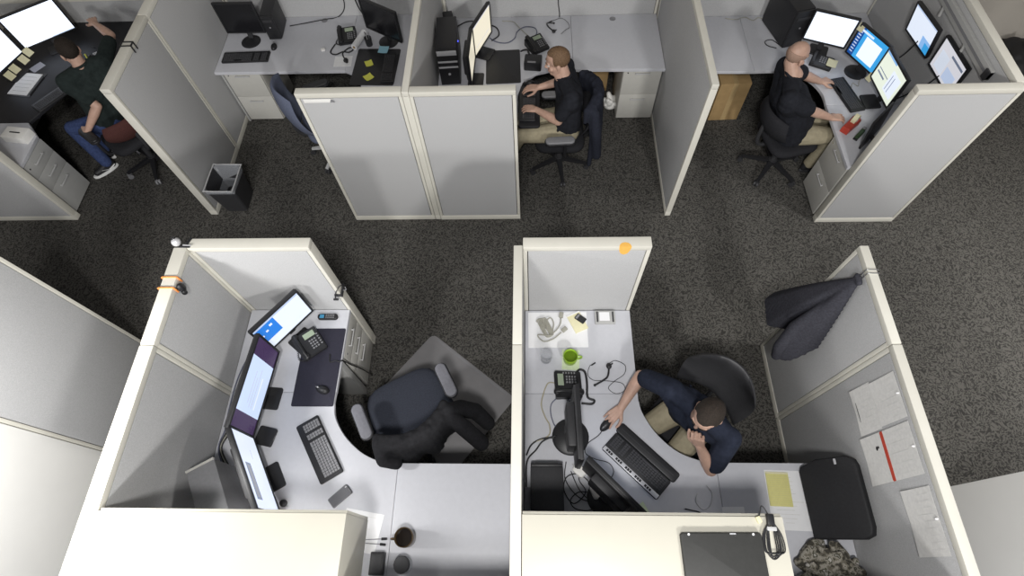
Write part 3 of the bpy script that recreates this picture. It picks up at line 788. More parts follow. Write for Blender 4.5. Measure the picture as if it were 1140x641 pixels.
# ------------------------------------------------------------------ small things
def one(name, label, cat, bm, m, loc=(0, 0, 0), rz=0.0, group=None, smooth=True, angle=40):
    o = obj(name, bm, m, smooth=smooth, angle=angle); o.location = loc; o.rotation_euler = (0, 0, rz)
    return tag(o, label, cat, group)

def sheet(name, label, x, y, w, h, rz=0.0, z=D, m=None, t=.0012, cat='paper', group=None, curl=.0, lines=0, ink=None):
    r = thing(name, label, cat, (x, y, z), rz, group)
    bm = B(); nx, ny = 8, 10
    grid(bm, lambda u, v: Vector(((u - .5) * w, (v - .5) * h, t + curl * ((2 * u - 1) ** 2 * (2 * v - 1) ** 2))), nx, ny, t)
    s = obj('page', bm, m or M_PAPER, r)
    if lines:
        bm = B(); rn = random.Random(int(abs(x * 1000)))
        for k in range(lines):
            L = w * rn.uniform(.45, .8); yy = h * .38 - k * h * .76 / max(1, lines - 1)
            box(bm, (-w * .4 + L / 2, yy, t + .0012), (L, h * .012, .0004))
        obj('print', bm, ink or mat('faint_ink', (.68, .675, .66), .8), s, smooth=False)
    return r

def cable(label, pts, r, m, closed=False, name='cable', cat='cable'):
    bm = B(); c = sum((Vector(p) for p in pts), Vector()) / len(pts)
    tube(bm, [Vector(p) - c for p in pts], r, 6, 6, closed)
    return one(name, label, cat, bm, m, c, angle=180)

# ---- empty cubicle, front left
bm = B(); prism(bm, rrect(.305, .60, .012, 4), 0, .004, bev=.0015)
one('desk_mat', 'navy desk mat under the black and silver mouse', 'desk mat', bm, M_DMAT, (-1.566, 1.328, D))
def handset():
    r = thing('cordless_handset', 'black cordless handset lying by the cross panel, blue display', 'telephone', (-1.567, 1.722, D), 0.0)
    bm = B(); prism(bm, rrect(.155, .048, .022, 6), 0, .022, bev=.007); b = obj('body', bm, M_BLACK, r)
    bm = B(); box(bm, (-.042, 0, .0225), (.034, .03, .003), bev=.001); obj('display', bm, mat('blue_display', (.06, .25, .42), .2), r)
    bm = B()
    for i in range(5):
        for j in range(3): box(bm, (-.008 + i * .014, -.012 + j * .012, .0228), (.009, .007, .003))
    obj('keypad', bm, M_GREY, r)
handset()
def cellphone():
    r = thing('mobile_phone', 'dark grey mobile phone lying near the corner of the left bin', 'phone', (-1.268, .432, D), math.radians(43))
    bm = B(); prism(bm, rrect(.148, .074, .01, 5), 0, .010, bev=.003); obj('body', bm, M_GREY, r)
    bm = B(); prism(bm, rrect(.14, .066, .007, 5), .0095, .0105); obj('back_plate', bm, mat('phone_back', (.12, .12, .13), .35), r)
    bm = B(); box(bm, (.062, .02, .011), (.012, .008, .0015), bev=.0005); obj('camera_window', bm, M_SILVER, r)
cellphone()
def small_dock():
    r = thing('docking_unit', 'flat black square unit between two monitor feet', 'computer accessory', (-1.845, .815, D), math.radians(-12))
    bm = B(); prism(bm, rrect(.125, .125, .012, 4), .002, .026, bev=.004); obj('case', bm, M_BLACK, r)
    bm = B(); box(bm, (.063, 0, .013), (.002, .04, .006)); obj('port', bm, M_GREY, r)
small_dock()
bm = B(); lathe(bm, [(.022, 0), (.024, .012), (.02, .03), (.012, .036), (.0005, .037)], 20)
one('dial_knob', 'small round black knob just showing past the left bin edge', 'computer accessory', bm, M_BLACK, (-1.632, .385, D))
def tower(label, x, y, rz, w, d, h, m, front='plain', z=D, edge=None):
    """front faces local -y"""
    r = thing('computer_tower', label, 'computer', (x, y, z), rz, 'desktop computers')
    bm = B(); box(bm, (0, .01, h / 2 + .006), (w, d - .02, h - .012), bev=.006); obj('case', bm, m, r)
    bm = B(); box(bm, (0, -d / 2 + .008, h / 2 + .006), (w - .004, .02, h - .02), bev=.005); fp = obj('front_panel', bm, M_BLACK, r)
    if front == 'silver':
        for (zz, hh) in ((h - .035, .05), (h - .13, .018), (h - .19, .018)):
            bm = B(); box(bm, (0, -d / 2 - .003, zz), (w - .008, .008, hh), bev=.003); obj('silver_band', bm, M_SILVER, fp)
        bm = B(); cone(bm, (0, -d / 2 - .002, h * .35), (0, -d / 2 - .009, h * .35), .012); obj('power_button', bm, M_SILVER, fp)
    else:
        bm = B(); box(bm, (0, -d / 2 - .003, h * .8), (w * .7, .006, .03), bev=.002); obj('drive_bay', bm, M_DARK, fp)
        bm = B(); cone(bm, (0, -d / 2, h * .55), (0, -d / 2 - .006, h * .55), .009); obj('power_button', bm, M_GREY, fp)
    if edge:
        bm = B(); box(bm, (0, d / 2 + .004, h - .004), (w, .014, .022), bev=.002); obj('rear_edge_trim', bm, edge, r)
    for sx in (-1, 1):
        for sy in (-1, 1):
            bm = B(); cone(bm, (sx * w * .35, sy * d * .38, 0), (sx * w * .35, sy * d * .38, .008), .01, n=10); obj('foot', bm, M_DARK, r)
    return r
tower('dark grey computer tower with a pale rear edge behind the left bin\'s white monitor', -1.935, .375, math.radians(30), .175, .42, .37, M_GREY, edge=M_METAL)
sheet('paper', 'white sheet half under the left bin beside two pens', -1.105, .225, .255, .235, math.radians(-9), lines=6)
for k, (x, y, a) in enumerate(((-.985, .178, .05), (-.99, .150, -.06))):
    r = thing('pen', ('upper' if k == 0 else 'lower') + ' of two dark pens poking out beside the left bin', 'pen', (x, y, D), a, 'pens beside the left bin')
    bm = B(); cone(bm, (-.09, 0, .006), (.035, 0, .006), .0025, .003, 10); obj('barrel', bm, M_GREY, r)
    bm = B(); cone(bm, (.025, 0, .008), (.06, 0, .008), .008, .007, 12); obj('cap', bm, M_BLACK, r)
def mug(label, x, y, z, r0, h, m, inner, handle, rz, name='mug'):
    r = thing(name, label, 'mug', (x, y, z), rz)
    bm = B(); lathe(bm, [(r0 * .84, 0), (r0 * .92, .006), (r0, h * .5), (r0, h - .003), (r0 - .002, h), (r0 - .005, h - .002), (r0 - .006, h * .5), (r0 * .8, .01), (.0005, .01)], 32); obj('body', bm, m, r, angle=60)
    bm = B(); lathe(bm, [(r0 - .0065, h * .72), (r0 - .02, h * .722), (.0005, h * .722)], 32); obj('drink', bm, inner, r)
    if handle:
        bm = B(); tube(bm, [(-r0 + .003, 0, h * .8), (-r0 - .022, 0, h * .78), (-r0 - .030, 0, h * .5), (-r0 - .018, 0, h * .25), (-r0 + .004, 0, h * .2)], .006, 8); obj('handle', bm, m, r)
    return r
mug('brown mug of black coffee on the worktop right of the left bin', -.795, .185, D, .058, .135, M_BRASS, M_COFFEE, True, 0.1)
def jar():
    r = thing('glass_jar', 'clear glass jar with a dark ribbed lid in front of the brown mug', 'jar', (-.80, .035, D), .4)
    bm = B(); lathe(bm, [(.045, 0), (.052, .004), (.054, .06), (.045, .075), (.042, .075), (.05, .058), (.048, .008), (.0005, .006)], 32); obj('body', bm, M_GLASS, r, angle=180)
    bm = B(); lathe(bm, [(.047, .07), (.049, .074), (.049, .09), (.045, .094), (.03, .092), (.0005, .092)], 32); obj('lid', bm, M_DARK, r)
    bm = B()
    for k in range(16):
        a = k * 2 * PI / 16; box(bm, (.049 * math.cos(a), .049 * math.sin(a), .082), (.004, .004, .014), rot=(0, 0, a))
    obj('grip_texture', bm, M_BLACK, r)
jar()
def blackbox():
    r = thing('small_case', 'small black case beside the bin end, in front of the pens', 'box', (-.962, .04, D), 0)
    bm = B(); box(bm, (0, 0, .035), (.085, .13, .066), bev=.008); obj('body', bm, M_BLACK, r)
    bm = B(); box(bm, (0, 0, .0695), (.06, .10, .003), bev=.001); obj('lid_inset', bm, M_DARK, r)
blackbox()
for k, (off, m, q) in enumerate(((0, M_CABLE, 'black'), (.014, M_CABLEG, 'grey'), (.028, M_CABLE, 'second black'), (.045, M_CABLEB, 'slate'))):
    cable(q + ' cable running along the wall side behind the empty cubicle\'s monitors',
          [(-1.95 - off, 1.50, D + .05), (-2.06 - off, 1.40, D + .012), (-2.10 - off, 1.22, D + .008 + off * .2), (-2.13 - off * .6, 1.0, D + .006), (-2.09 - off, .86, D + .03), (-2.14 - off * .5, .74, D + .008), (-2.06 - off, .62, D + .006)], .0045, m)
cable('thin phone cord trailing over the navy desk mat', [(-1.50, 1.42, D + .008), (-1.49, 1.36, D + .006), (-1.45, 1.37, D + .006), (-1.42, 1.36, D + .006), (-1.402, 1.375, D - .01), (-1.40, 1.41, D - .2), (-1.39, 1.46, D - .45), (-1.385, 1.50, .01)], .005, M_CABLE)
def webcam():
    r = thing('webcam', 'silver ball webcam clamped on the top corner of the partition', 'webcam', (-2.228, 1.805, H), math.radians(40))
    bm = B(); ball(bm, (-.0, .02, .03), .028, u=24, v=16); obj('shell', bm, M_SILVER, r, angle=180)
    bm = B(); cone(bm, (0, .03, .045), (0, .036, .0585), .016, .013, 20); obj('lens', bm, M_BLACKG, r)
    bm = B(); bar(bm, (0, 0, .004), (.05, -.045, .004), .018, .008, .002); bar(bm, (.03, -.02, .004), (.085, .01, .006), .016, .008, .002); cone(bm, (0, .01, 0), (0, .015, .012), .012); obj('clamp', bm, M_BLACK, r)
    bm = B(); bar(bm, (.02, -.01, .009), (.06, -.048, .009), .008, .004); obj('silver_clip', bm, M_SILVER, r)
webcam()
def oclip():
    r = thing('cable_clip', 'orange double clip with a black knob, straddling the partition top', 'clip', (-2.226, 1.545, H), 0)
    for s in (-1, 1):
        bm = B(); tube(bm, [(-.048, s * .037, -.05), (-.048, s * .037, .002), (-.043, s * .037, .005), (.043, s * .037, .005), (.048, s * .037, .002), (.048, s * .037, -.05)], .006, 6, 1, smooth=False); obj('band', bm, M_ORANGE, r)
    bm = B(); bar(bm, (-.05, -.037, -.045), (-.05, .037, -.045), .008, .012); obj('outer_bar', bm, M_ORANGE, r)
    bm = B(); ball(bm, (.062, -.01, -.045), (.022, .026, .04)); ball(bm, (.068, -.025, -.075), (.016, .018, .022)); obj('knob', bm, M_BLACK, r, angle=180)
oclip()
def panelhook():
    r = thing('panel_hook', 'black wire hook clamped on the outer edge of the cross panel', 'hook', (-1.40, 1.827, .98), 0)
    bm = B(); box(bm, (.006, 0, .0), (.010, .10, .035), bev=.003); box(bm, (-.02, .043, 0), (.05, .008, .03), bev=.002); box(bm, (-.02, -.043, 0), (.05, .008, .03), bev=.002); obj('clamp', bm, M_DARK, r)
    bm = B(); tube(bm, [(.008, .0, .01), (.03, .0, .06), (.02, -.01, .09), (.0, -.03, .08), (-.03, -.055, .03), (-.045, -.06, -.03)], .004, 6); cone(bm, (-.062, -.058, -.036), (-.028, -.058, -.036), .008, .008, 10); obj('wire', bm, M_BLACK, r)
    bm = B(); tube(bm, [(.008, 0, 0), (.035, .0, .01), (.04, 0, .05)], .004, 6); obj('outer_wire', bm, M_GREY, r)
panelhook()

# ---- occupied front cubicle
sheet('paper', 'large white sheet under the coiled grey cable', .190, 1.615, .44, .285, 0.01)
def notepad():
    r = thing('notepad', 'pale yellow notepad with a black calculator on it', 'notepad', (.338, 1.675, D + .002), math.radians(25))
    bm = B(); box(bm, (0, 0, .003), (.105, .155, .006), bev=.001); obj('pages', bm, M_PYEL, r)
    bm = B(); box(bm, (0, .072, .0065), (.105, .01, .002)); obj('binding', bm, M_PAPER, r)
notepad()
def calc():
    r = thing('calculator', 'small black calculator on the pale yellow notepad', 'calculator', (.362, 1.700, D + .0085), math.radians(52))
    bm = B(); prism(bm, rrect(.05, .082, .006, 3), 0, .008, bev=.002); obj('body', bm, M_BLACK, r)
    bm = B(); box(bm, (0, .026, .0085), (.04, .016, .002)); obj('display', bm, M_GREY, r)
    bm = B()
    for i in range(4):
        for j in range(4): box(bm, (-.015 + i * .01, .008 - j * .011, .0085), (.007, .007, .002))
    obj('keypad', bm, M_DARK, r)
calc()
def drive():
    r = thing('hard_drive', 'bare grey hard drive with a white label by the cross panel', 'hard drive', (.545, 1.708, D), 0.0)
    bm = B(); box(bm, (0, 0, .013), (.15, .105, .026), bev=.003); obj('case', bm, M_METALG, r)
    bm = B(); box(bm, (-.005, .003, .0265), (.075, .07, .0015)); obj('label', bm, M_PAPER, r)
    for k in (-1, 1):
        bm = B(); box(bm, (k * .058, 0, .0268), (.012, .085, .002)); obj('side_rail', bm, M_DARK, r)
drive()
def graycoil():
    r = thing('coiled_cable', 'coiled grey cable with two plugs on the white sheet', 'cable', (.13, 1.62, D + .003), 0)
    bm = B(); pts = []
    for k in range(5):
        pts += [(-.10 + .012 * k, .055, .006 + .004 * k), (-.075 + .012 * k, .07, .008 + .004 * k), (.0 + .006 * k, -.045, .006 + .004 * k), (-.03 + .004 * k, -.06, .006 + .004 * k)]
    pts += [(-.09, -.05, .006), (-.05, -.10, .006), (.02, -.085, .006), (.085, -.03, .006)]
    tube(bm, pts, .005, 6, 5); 
    tube(bm, [(-.02, -.02, .02), (-.02, .06, .02), (.01, .085, .01), (.03, .04, .008), (.02, -.03, .008), (.05, -.01, .006), (.08, .04, .006), (.085, .085, .006)], .005, 6, 5)
    obj('cord', bm, M_CABLEG, r, angle=180)
    for (x, y, a) in ((.108, -.008, .7), (.088, .11, 1.4)):
        bm = B(); box(bm, (x, y, .009), (.045, .032, .016), rot=(0, 0, a), bev=.004); obj('plug', bm, M_CABLEG, r)
graycoil()
def tumbler():
    r = thing('glass_tumbler', 'empty clear glass standing left of the green mug', 'glass', (.098, 1.385, D), 0)
    bm = B(); lathe(bm, [(.036, 0), (.040, .003), (.045, .095), (.0435, .096), (.042, .094), (.037, .01), (.0005, .008)], 32); obj('body', bm, M_GLASS, r, angle=180)
tumbler()
sheet('note', 'pale green square note under the green mug', .278, 1.378, .125, .155, -.06, m=mat('pale_green_note', (.62, .70, .48), .8), cat='paper')
mug('green mug of green drink on a pale note', .272, 1.378, D + .0035, .052, .085, M_GREEN, M_TEA, True, PI, 'mug')
def headset(label, pts, ear, boom, m=M_CABLE):
    c = Vector(ear); r = thing('headset', label, 'headset', c, 0)
    bm = B(); ball(bm, (0, 0, .014), (.02, .024, .014)); box(bm, (.018, .012, .014), (.03, .01, .008), rot=(0, 0, .7), bev=.003); obj('earpiece', bm, M_BLACK, r)
    bm = B(); tube(bm, [Vector(p) - c for p in boom], .007, 8); ball(bm, Vector(boom[-1]) - c, .010); obj('microphone_boom', bm, M_BLACK, r)
    bm = B(); tube(bm, [Vector(p) - c for p in pts], .0022, 5); obj('cord', bm, m, r, angle=180)
    bm = B(); a, b = Vector(pts[-1]) - c, Vector(pts[-2]) - c; cone(bm, a, a + (a - b).normalized() * .035, .006, .005, 10); obj('plug', bm, M_BLACK, r)
z_ = D + .004
headset('black wired headset lying right of the green mug', [(.555, 1.35, z_), (.60, 1.37, z_), (.665, 1.335, z_), (.655, 1.27, z_), (.58, 1.215, z_), (.535, 1.165, z_), (.585, 1.125, z_), (.65, 1.15, z_), (.635, 1.20, z_), (.56, 1.215, z_), (.50, 1.22, z_), (.43, 1.225, z_), (.395, 1.265, z_), (.41, 1.325, z_), (.425, 1.335, z_)],
        (.548, 1.325, D), [(.548, 1.31, D + .012), (.535, 1.25, D + .010), (.50, 1.22, D + .009), (.44, 1.185, D + .009)])
z_ = D + .005
cable('thick black cord hooking around the desk phone', [(.31, 1.275, D + .01), (.34, 1.30, D + .01), (.375, 1.28, D + .009), (.385, 1.20, D + .009), (.385, 1.10, D + .009), (.43, 1.075, D + .009), (.41, 1.05, D + .009), (.34, 1.055, D + .009)], .008, M_CABLE)
cable('tan network cable curving past the round monitor foot', [(.165, 1.20, z_), (.11, 1.20, z_), (.075, 1.12, z_), (.06, 1.04, z_), (.085, .96, z_), (.115, .90, z_), (.105, .83, z_), (.0, .785, z_)], .0045, M_CABLEW)
cable('slate cable from the desk phone to a small jack', [(.18, 1.10, z_), (.13, 1.05, z_), (.125, .98, z_), (.145, .91, z_), (.17, .88, z_)], .004, M_CABLEB)
cable('upper black cable from the round monitor foot to the dividing panel', [(.15, .815, z_ + .01), (.06, .81, z_), (-.01, .77, z_), (-.045, .70, z_)], .006, M_CABLE)
cable('lower black cable from the round monitor foot to the dividing panel', [(.16, .83, z_ + .012), (.07, .795, z_ + .004), (.02, .735, z_), (-.04, .66, z_), (-.045, .5, z_)], .006, M_CABLE)
cable('thin mouse cord running to the edge-on monitor', [(.475, .87, z_), (.44, .83, z_), (.37, .78, z_), (.35, .72, z_), (.41, .68, z_), (.50, .655, z_), (.53, .60, z_), (.50, .53, z_), (.55, .50, z_)], .0028, M_CABLE)
cable('tangle of thin black cord beside the flat computer', [(.22, .66, z_), (.21, .55, z_ + .004), (.28, .45, z_), (.36, .42, z_ + .006), (.37, .52, z_), (.30, .58, z_ + .006), (.22, .56, z_ + .01), (.20, .48, z_ + .004), (.26, .40, z_), (.34, .47, z_ + .01), (.30, .55, z_), (.33, .63, z_)], .0035, M_CABLE)
cable('looped black cord under the diagonal monitor', [(.25, .60, z_), (.29, .50, z_ + .006), (.34, .44, z_ + .003), (.40, .40, z_), (.36, .36, z_ + .006), (.27, .37, z_), (.24, .42, z_ + .003), (.30, .47, z_ + .012), (.40, .46, z_)], .0035, M_CABLE)
def adapter(label, x, y, a):
    r = thing('power_adapter', label, 'adapter', (x, y, D), a, 'white adapters among the cords')
    bm = B(); prism(bm, rrect(.062, .088, .018, 5), .001, .03, bev=.008); obj('body', bm, M_WHITE, r)
    bm = B(); cone(bm, (0, .044, .014), (0, .062, .014), .006, .004, 10); obj('cord_boot', bm, M_LGREY, r)
adapter('white adapter among the cords, nearest the bin edge', .405, .47, .4)
adapter('white adapter among the cords, nearer the round monitor foot', .305, .60, .8)
tower('flat black desktop computer lying on the worktop against the dividing panel', .088, .40, PI, .21, .46, .12, M_DARK)
sheet('note', 'small pale green note at the end of the diagonal monitor', .69, .365, .075, .075, .5, m=mat('pale_green_note', (.62, .70, .48), .8), curl=.006)
cable('short black cord with a plug end at the bin edge', [(.965, .375, D + .006), (1.0, .368, D + .005), (1.06, .352, D + .004), (1.10, .30, D + .004)], .004, M_CABLE)
cable('thin white cord looping on the corner worktop near the bin', [(1.06, .47, D + .003), (1.04, .42, D + .003), (1.08, .37, D + .003), (1.13, .40, D + .003), (1.15, .47, D + .003), (1.12, .52, D + .003)], .002, M_LGREY)
sheet('paper', 'white card half hidden by the right bin near the yellow pad', 1.27, .31, .14, .16, .02)
sheet('paper', 'white printed papers beneath the yellow pad', 1.625, .435, .25, .36, -.03, lines=12, curl=.003)
def ypad():
    r = thing('notepad', 'yellow ruled pad lying on the white papers beside the black bag', 'notepad', (1.578, .497, D + .003), math.radians(-2))
    bm = B(); box(bm, (0, 0, .004), (.142, .205, .008), bev=.001); p = obj('pages', bm, M_YEL, r)
    bm = B()
    for k in range(14): box(bm, (0, -.09 + k * .013, .0083), (.13, .0008, .0006))
    obj('ruling', bm, mat('faint_ruling', (.52, .50, .28), .8), p)
    bm = B(); box(bm, (0, .1, .0085), (.142, .012, .002)); obj('binding', bm, M_PYEL, r)
ypad()
def bag():
    r = thing('laptop_bag', 'black laptop bag leaning against the papered partition', 'bag', (1.845, .43, D), 0)
    M = Matrix.Translation((0, 0, .155)) @ Matrix.Rotation(math.radians(-51), 4, 'Y')
    bm = B(); prism(bm, [(-.175, -.225), (.12, -.235), (.165, -.215), (.178, -.17), (.178, .17), (.165, .21), (.12, .235), (-.06, .235), (-.165, .20), (-.178, .17)], -.022, .026, bev=.014, M=M); obj('body', bm, M_BAG, r, angle=60)
    bm = B(); prism(bm, rrect(.014, .034, .003, 2, .06, .205), .025, .028, M=M); obj('tag', bm, M_SILVER, r)
bag()
def camo():
    bm = B(); rn = random.Random(4)
    for k in range(60):
        a = rn.uniform(0, 2 * PI); q = rn.uniform(.0, 1) ** .6
        x, y = .17 * q * math.cos(a), .14 * q * math.sin(a); z = .035 + .10 * (1 - q * q) * rn.uniform(.6, 1.1)
        b = rn.uniform(0, 2 * PI); L = rn.uniform(.03, .09)
        cap(bm, (x, y, z), rn.uniform(.02, .034), (x + L * math.cos(b), y + L * math.sin(b), max(.03, z + rn.uniform(-.03, .02))), rn.uniform(.014, .024), 10)
    cap(bm, (-.1, 0, .04), .038, (.1, 0, .04), .038); cap(bm, (0, -.09, .04), .038, (0, .09, .04), .038)
    o = fuse('camouflage_jacket', bm, M_CAMO, voxel=.006, smooth=6); o.location = (1.75, .05, D - .0)
    tag(o, 'crumpled camouflage jacket on the worktop below the black bag', 'jacket')
    o2 = lambda: None
camo()
def laptop():
    r = thing('laptop', 'closed dark laptop lying on the cream overhead bin', 'laptop', (.882, .045, H), 0.01)
    bm = B(); prism(bm, rrect(.378, .27, .012, 4), .003, .017, bev=.003); obj('base', bm, M_BLACK, r)
    bm = B(); prism(bm, rrect(.376, .268, .012, 4), .0175, .026, bev=.004); lid = obj('lid', bm, M_LAPT, r)
    for x in (-.150, .150):
        bm = B(); cone(bm, (x, .128, .0255), (x, .128, .0285), .006, .005, 14); obj('bumper', bm, M_PAPER, lid)
    bm = B(); box(bm, (.055, .130, .0265), (.028, .006, .0015)); obj('latch', bm, M_SILVER, lid)
    for sx in (-1, 1):
        for sy in (-1, 1):
            bm = B(); cone(bm, (sx * .16, sy * .11, 0), (sx * .16, sy * .11, .004), .008, n=10); obj('foot', bm, M_BLACK, r)
laptop()
def bundle():
    r = thing('charger_bundle', 'bundled black charger cord with a strap beside the laptop', 'charger', (1.122, .155, H), -.05)
    bm = B()
    for k in range(6):
        w = .012 + .006 * k; z = .006 + .004 * (k % 3); l = -.085 + .012 * (k % 3)
        tube(bm, [(-.01, .07, z + .006), (-w, .02, z), (-w * 1.1, -.05, z), (-.004, l, z), (w * 1.1, -.05, z + .002), (w, .02, z + .002), (.01, .07, z + .008)], .003, 6, 5)
    tube(bm, [(0, .08, .015), (-.012, .12, .012), (-.03, .145, .01), (-.04, .12, .008), (-.05, .085, .006)], .003, 6); obj('cord', bm, M_CABLE, r, angle=180)
    bm = B(); box(bm, (0, .045, .012), (.045, .018, .022), bev=.004); obj('strap', bm, M_LGREY, r)
    bm = B(); box(bm, (.0, .085, .014), (.034, .05, .024), bev=.006); obj('adapter', bm, M_BLACK, r)
    bm = B(); box(bm, (-.052, .082, .009), (.02, .03, .016), rot=(0, 0, .4), bev=.003); obj('plug', bm, M_PYEL, r)
bundle()
# papers pinned on the aisle partition: local plane is (y, z) on the -x face
def pinned(label, y0, y1, z0, z1, stripe=None, lines=8, bar_=False, tilt=0.0, pin=True):
    r = thing('pinned_paper', label, 'paper', (1.971, (y0 + y1) / 2, (z0 + z1) / 2), 0, 'papers pinned to the aisle partition')
    r.rotation_euler = (tilt, 0, 0)
    w, h = y1 - y0, z1 - z0
    bm = B(); grid(bm, lambda u, v: V(-.002 - .006 * (1 - v) ** 2 * abs(2 * u - 1), (u - .5) * w, (v - .5) * h), 8, 8, .0012); p = obj('page', bm, M_PAPER2, r)
    bm = B(); rn = random.Random(int(y0 * 999 + z0 * 77))
    for k in range(lines):
        L = h * rn.uniform(.3, .75); box(bm, (-.0042, -w * .4 + k * w * .8 / max(1, lines - 1), h * .38 - L / 2), (.0008, w * .008, L))
    obj('print', bm, mat('faint_ink', (.68, .675, .66), .8), p, smooth=False)
    if stripe:
        bm = B(); box(bm, (-.0045, 0, stripe), (.0012, w, .028)); obj('red_stripe', bm, mat('red_print', (.55, .07, .04), .7), p, smooth=False)
    if bar_:
        bm = B(); box(bm, (-.0045, 0, -h * .36), (.0012, w * .92, .005)); obj('black_rule', bm, M_BLACK, p, smooth=False)
    if pin:
        bm = B(); cone(bm, (-.003, w * .02, h / 2 - .012), (-.016, w * .02, h / 2 - .012), .006, .004, 12); obj('push_pin', bm, M_PAPER, r)
    return r
pinned('pinned sheet with a black rule, lower of the far pair of papers', .748, 1.02, 1.125, 1.335, bar_=True, pin=False)
pinned('pinned sheet above the black-ruled one, touching the panel cap', .755, 1.005, 1.338, 1.575, lines=7)
pinned('pinned two-page sheet with a red stripe and small emblem', .468, .735, 1.10, 1.565, stripe=-.02, lines=5)
bm = B(); ball(bm, (0, 0, 0), (.001, .012, .009)); ball(bm, (0, .004, .016), (.001, .007, .007)); 
one('emblem', 'small black emblem printed left of the red stripe', 'emblem', bm, M_BLACK, (1.9645, .655, 1.24))
pinned('pinned white sheet nearest the camera, shadow across it', .095, .412, 1.335, 1.565, lines=9)
def stick_pt(u, v):
    q = 2 * v - 1; w = .037 * math.sqrt(max(0, 1 - q * q)) * (2 * u - 1)
    if q > 0: return V(w, .034 * q, .0008)
    return V(w, -.0012, .09 * q)
bm = B(); grid(bm, stick_pt, 8, 14, .0008)
one('sticker', 'round orange sticker folded over the edge of the short cross panel', 'sticker', bm, M_OSTICK, (.573, 1.777, H))

def coat():
    # hangs on a hook over the panel, shoulders at the top, skirt flaring away from the panel
    bm = B()
    top = V(1.948, 1.578, 1.575)
    hem = spline([(1.95, 1.86, .82), (1.85, 1.90, .76), (1.79, 1.87, .72), (1.775, 1.84, .70), (1.765, 1.70, .69), (1.775, 1.66, .70), (1.86, 1.58, .78), (1.80, 1.50, .70), (1.79, 1.44, .66), (1.86, 1.39, .70), (1.955, 1.40, .92)], 4)
    n = len(hem) - 1; m = 16
    def pt(i, j):
        e = hem[i]; u = j / m
        p = top.lerp(e, u)
        sp = (1 - u) * u
        p += V(-.09 * sp * (1 - abs(2 * i / n - 1) ** 3), 0, .10 * sp)
        p.x = min(p.x, 1.956)
        if j == 0: p += V(0, (.5 - i / n) * .05, 0)
        return p
    for i in range(n):
        for j in range(m):
            a_, b_, c_, d_ = pt(i, j), pt(i + 1, j), pt(i, j + 1), pt(i + 1, j + 1)
            cap(bm, a_, .014, d_, .014, 6); cap(bm, b_, .012, c_, .012, 6)
    cap(bm, V(1.895, 1.56, 1.30), .026, V(1.80, 1.52, 1.0), .042); cap(bm, V(1.80, 1.52, 1.0), .042, V(1.765, 1.455, .78), .044); cap(bm, V(1.765, 1.455, .78), .044, V(1.775, 1.43, .68), .036)
    cap(bm, V(1.945, 1.60, 1.57), .02, V(1.945, 1.555, 1.565), .02)
    cap(bm, V(1.93, 1.60, 1.52), .014, V(1.80, 1.62, .95), .016)
    o = fuse('coat', bm, M_COAT, voxel=.008, smooth=9); o.data.transform(Matrix.Translation((-1.9, -1.6, -1.1))); o.location = (1.9, 1.6, 1.1)
    tag(o, 'charcoal coat hanging by its collar from the aisle partition', 'coat')
    r = thing('coat_hook', 'wire hook over the partition top that carries the charcoal coat', 'hook', (1.999, 1.592, H), 0)
    for s in (-1, 1):
        bm = B(); tube(bm, [(.034, s * .012, -.03), (.034, s * .012, .003), (0, s * .012, .005), (-.034, s * .012, .003), (-.036, s * .012, -.05), (-.05, s * .012, -.065), (-.055, s * .012, -.045)], .003, 6); obj('wire', bm, M_CHROME, r)
    bm = B(); bar(bm, (.036, -.012, -.03), (.036, .012, -.03), .004, .006); bar(bm, (.036, -.02, .002), (.07, -.02, .002), .004, .004); obj('cross_bar', bm, M_CHROME, r)
coat()

# ---- back row: empty cubicle
def basket():
    r = thing('wastebasket', 'dark wastebasket with a clear liner at the foot of the grey side panel', 'wastebasket', (-3.02, 3.385, 0), 0)
    bm = B()
    R = [(rrect(.22, .26, .03), 0.004), (rrect(.285, .335, .035), .37), (rrect(.27, .32, .03), .37), (rrect(.21, .25, .025), .012)]
    rings = [[bm.verts.new((p[0], p[1], z)) for p in poly] for poly, z in R]
    for A, C in zip(rings, rings[1:]):
        for i in range(len(A)): bm.faces.new((A[i], A[(i + 1) % len(A)], C[(i + 1) % len(A)], C[i]))
    bm.faces.new(rings[0][::-1]); bm.faces.new(rings[-1])
    obj('bin', bm, M_DARK, r)
    bm = B(); rn = random.Random(2)
    P = rrect(.29, .34, .035)
    rg = []
    for z, k in ((.33, 1.0), (.372, 1.02), (.380, .98), (.37, .93), (.2, .84), (.1, .7)):
        rg.append([bm.verts.new((p[0] * k * (1 + rn.uniform(-.012, .012)), p[1] * k * (1 + rn.uniform(-.012, .012)), z + rn.uniform(-.012, .008))) for p in P])
    for A, C in zip(rg, rg[1:]):
        for i in range(len(A)): bm.faces.new((A[i], A[(i + 1) % len(A)], C[(i + 1) % len(A)], C[i]))
    lm = bpy.data.materials.new('clear_liner'); lm.use_nodes = True; b = lm.node_tree.nodes['Principled BSDF']
    b.inputs['Base Color'].default_value = (.6, .62, .66, 1); b.inputs['Roughness'].default_value = .25; b.inputs['Alpha'].default_value = .35
    obj('liner', bm, lm, r, angle=180)
    bm = B(); tube(bm, [(p[0] * .99, p[1] * .99, .374) for p in P[::3]], .006, 6, 3, closed=True); obj('rim', bm, M_LGREY, r)
basket()
tower('small black computer between the two dead monitors of the empty back cubicle', -2.665, 5.05, .05, .13, .30, .28, M_BLACK)
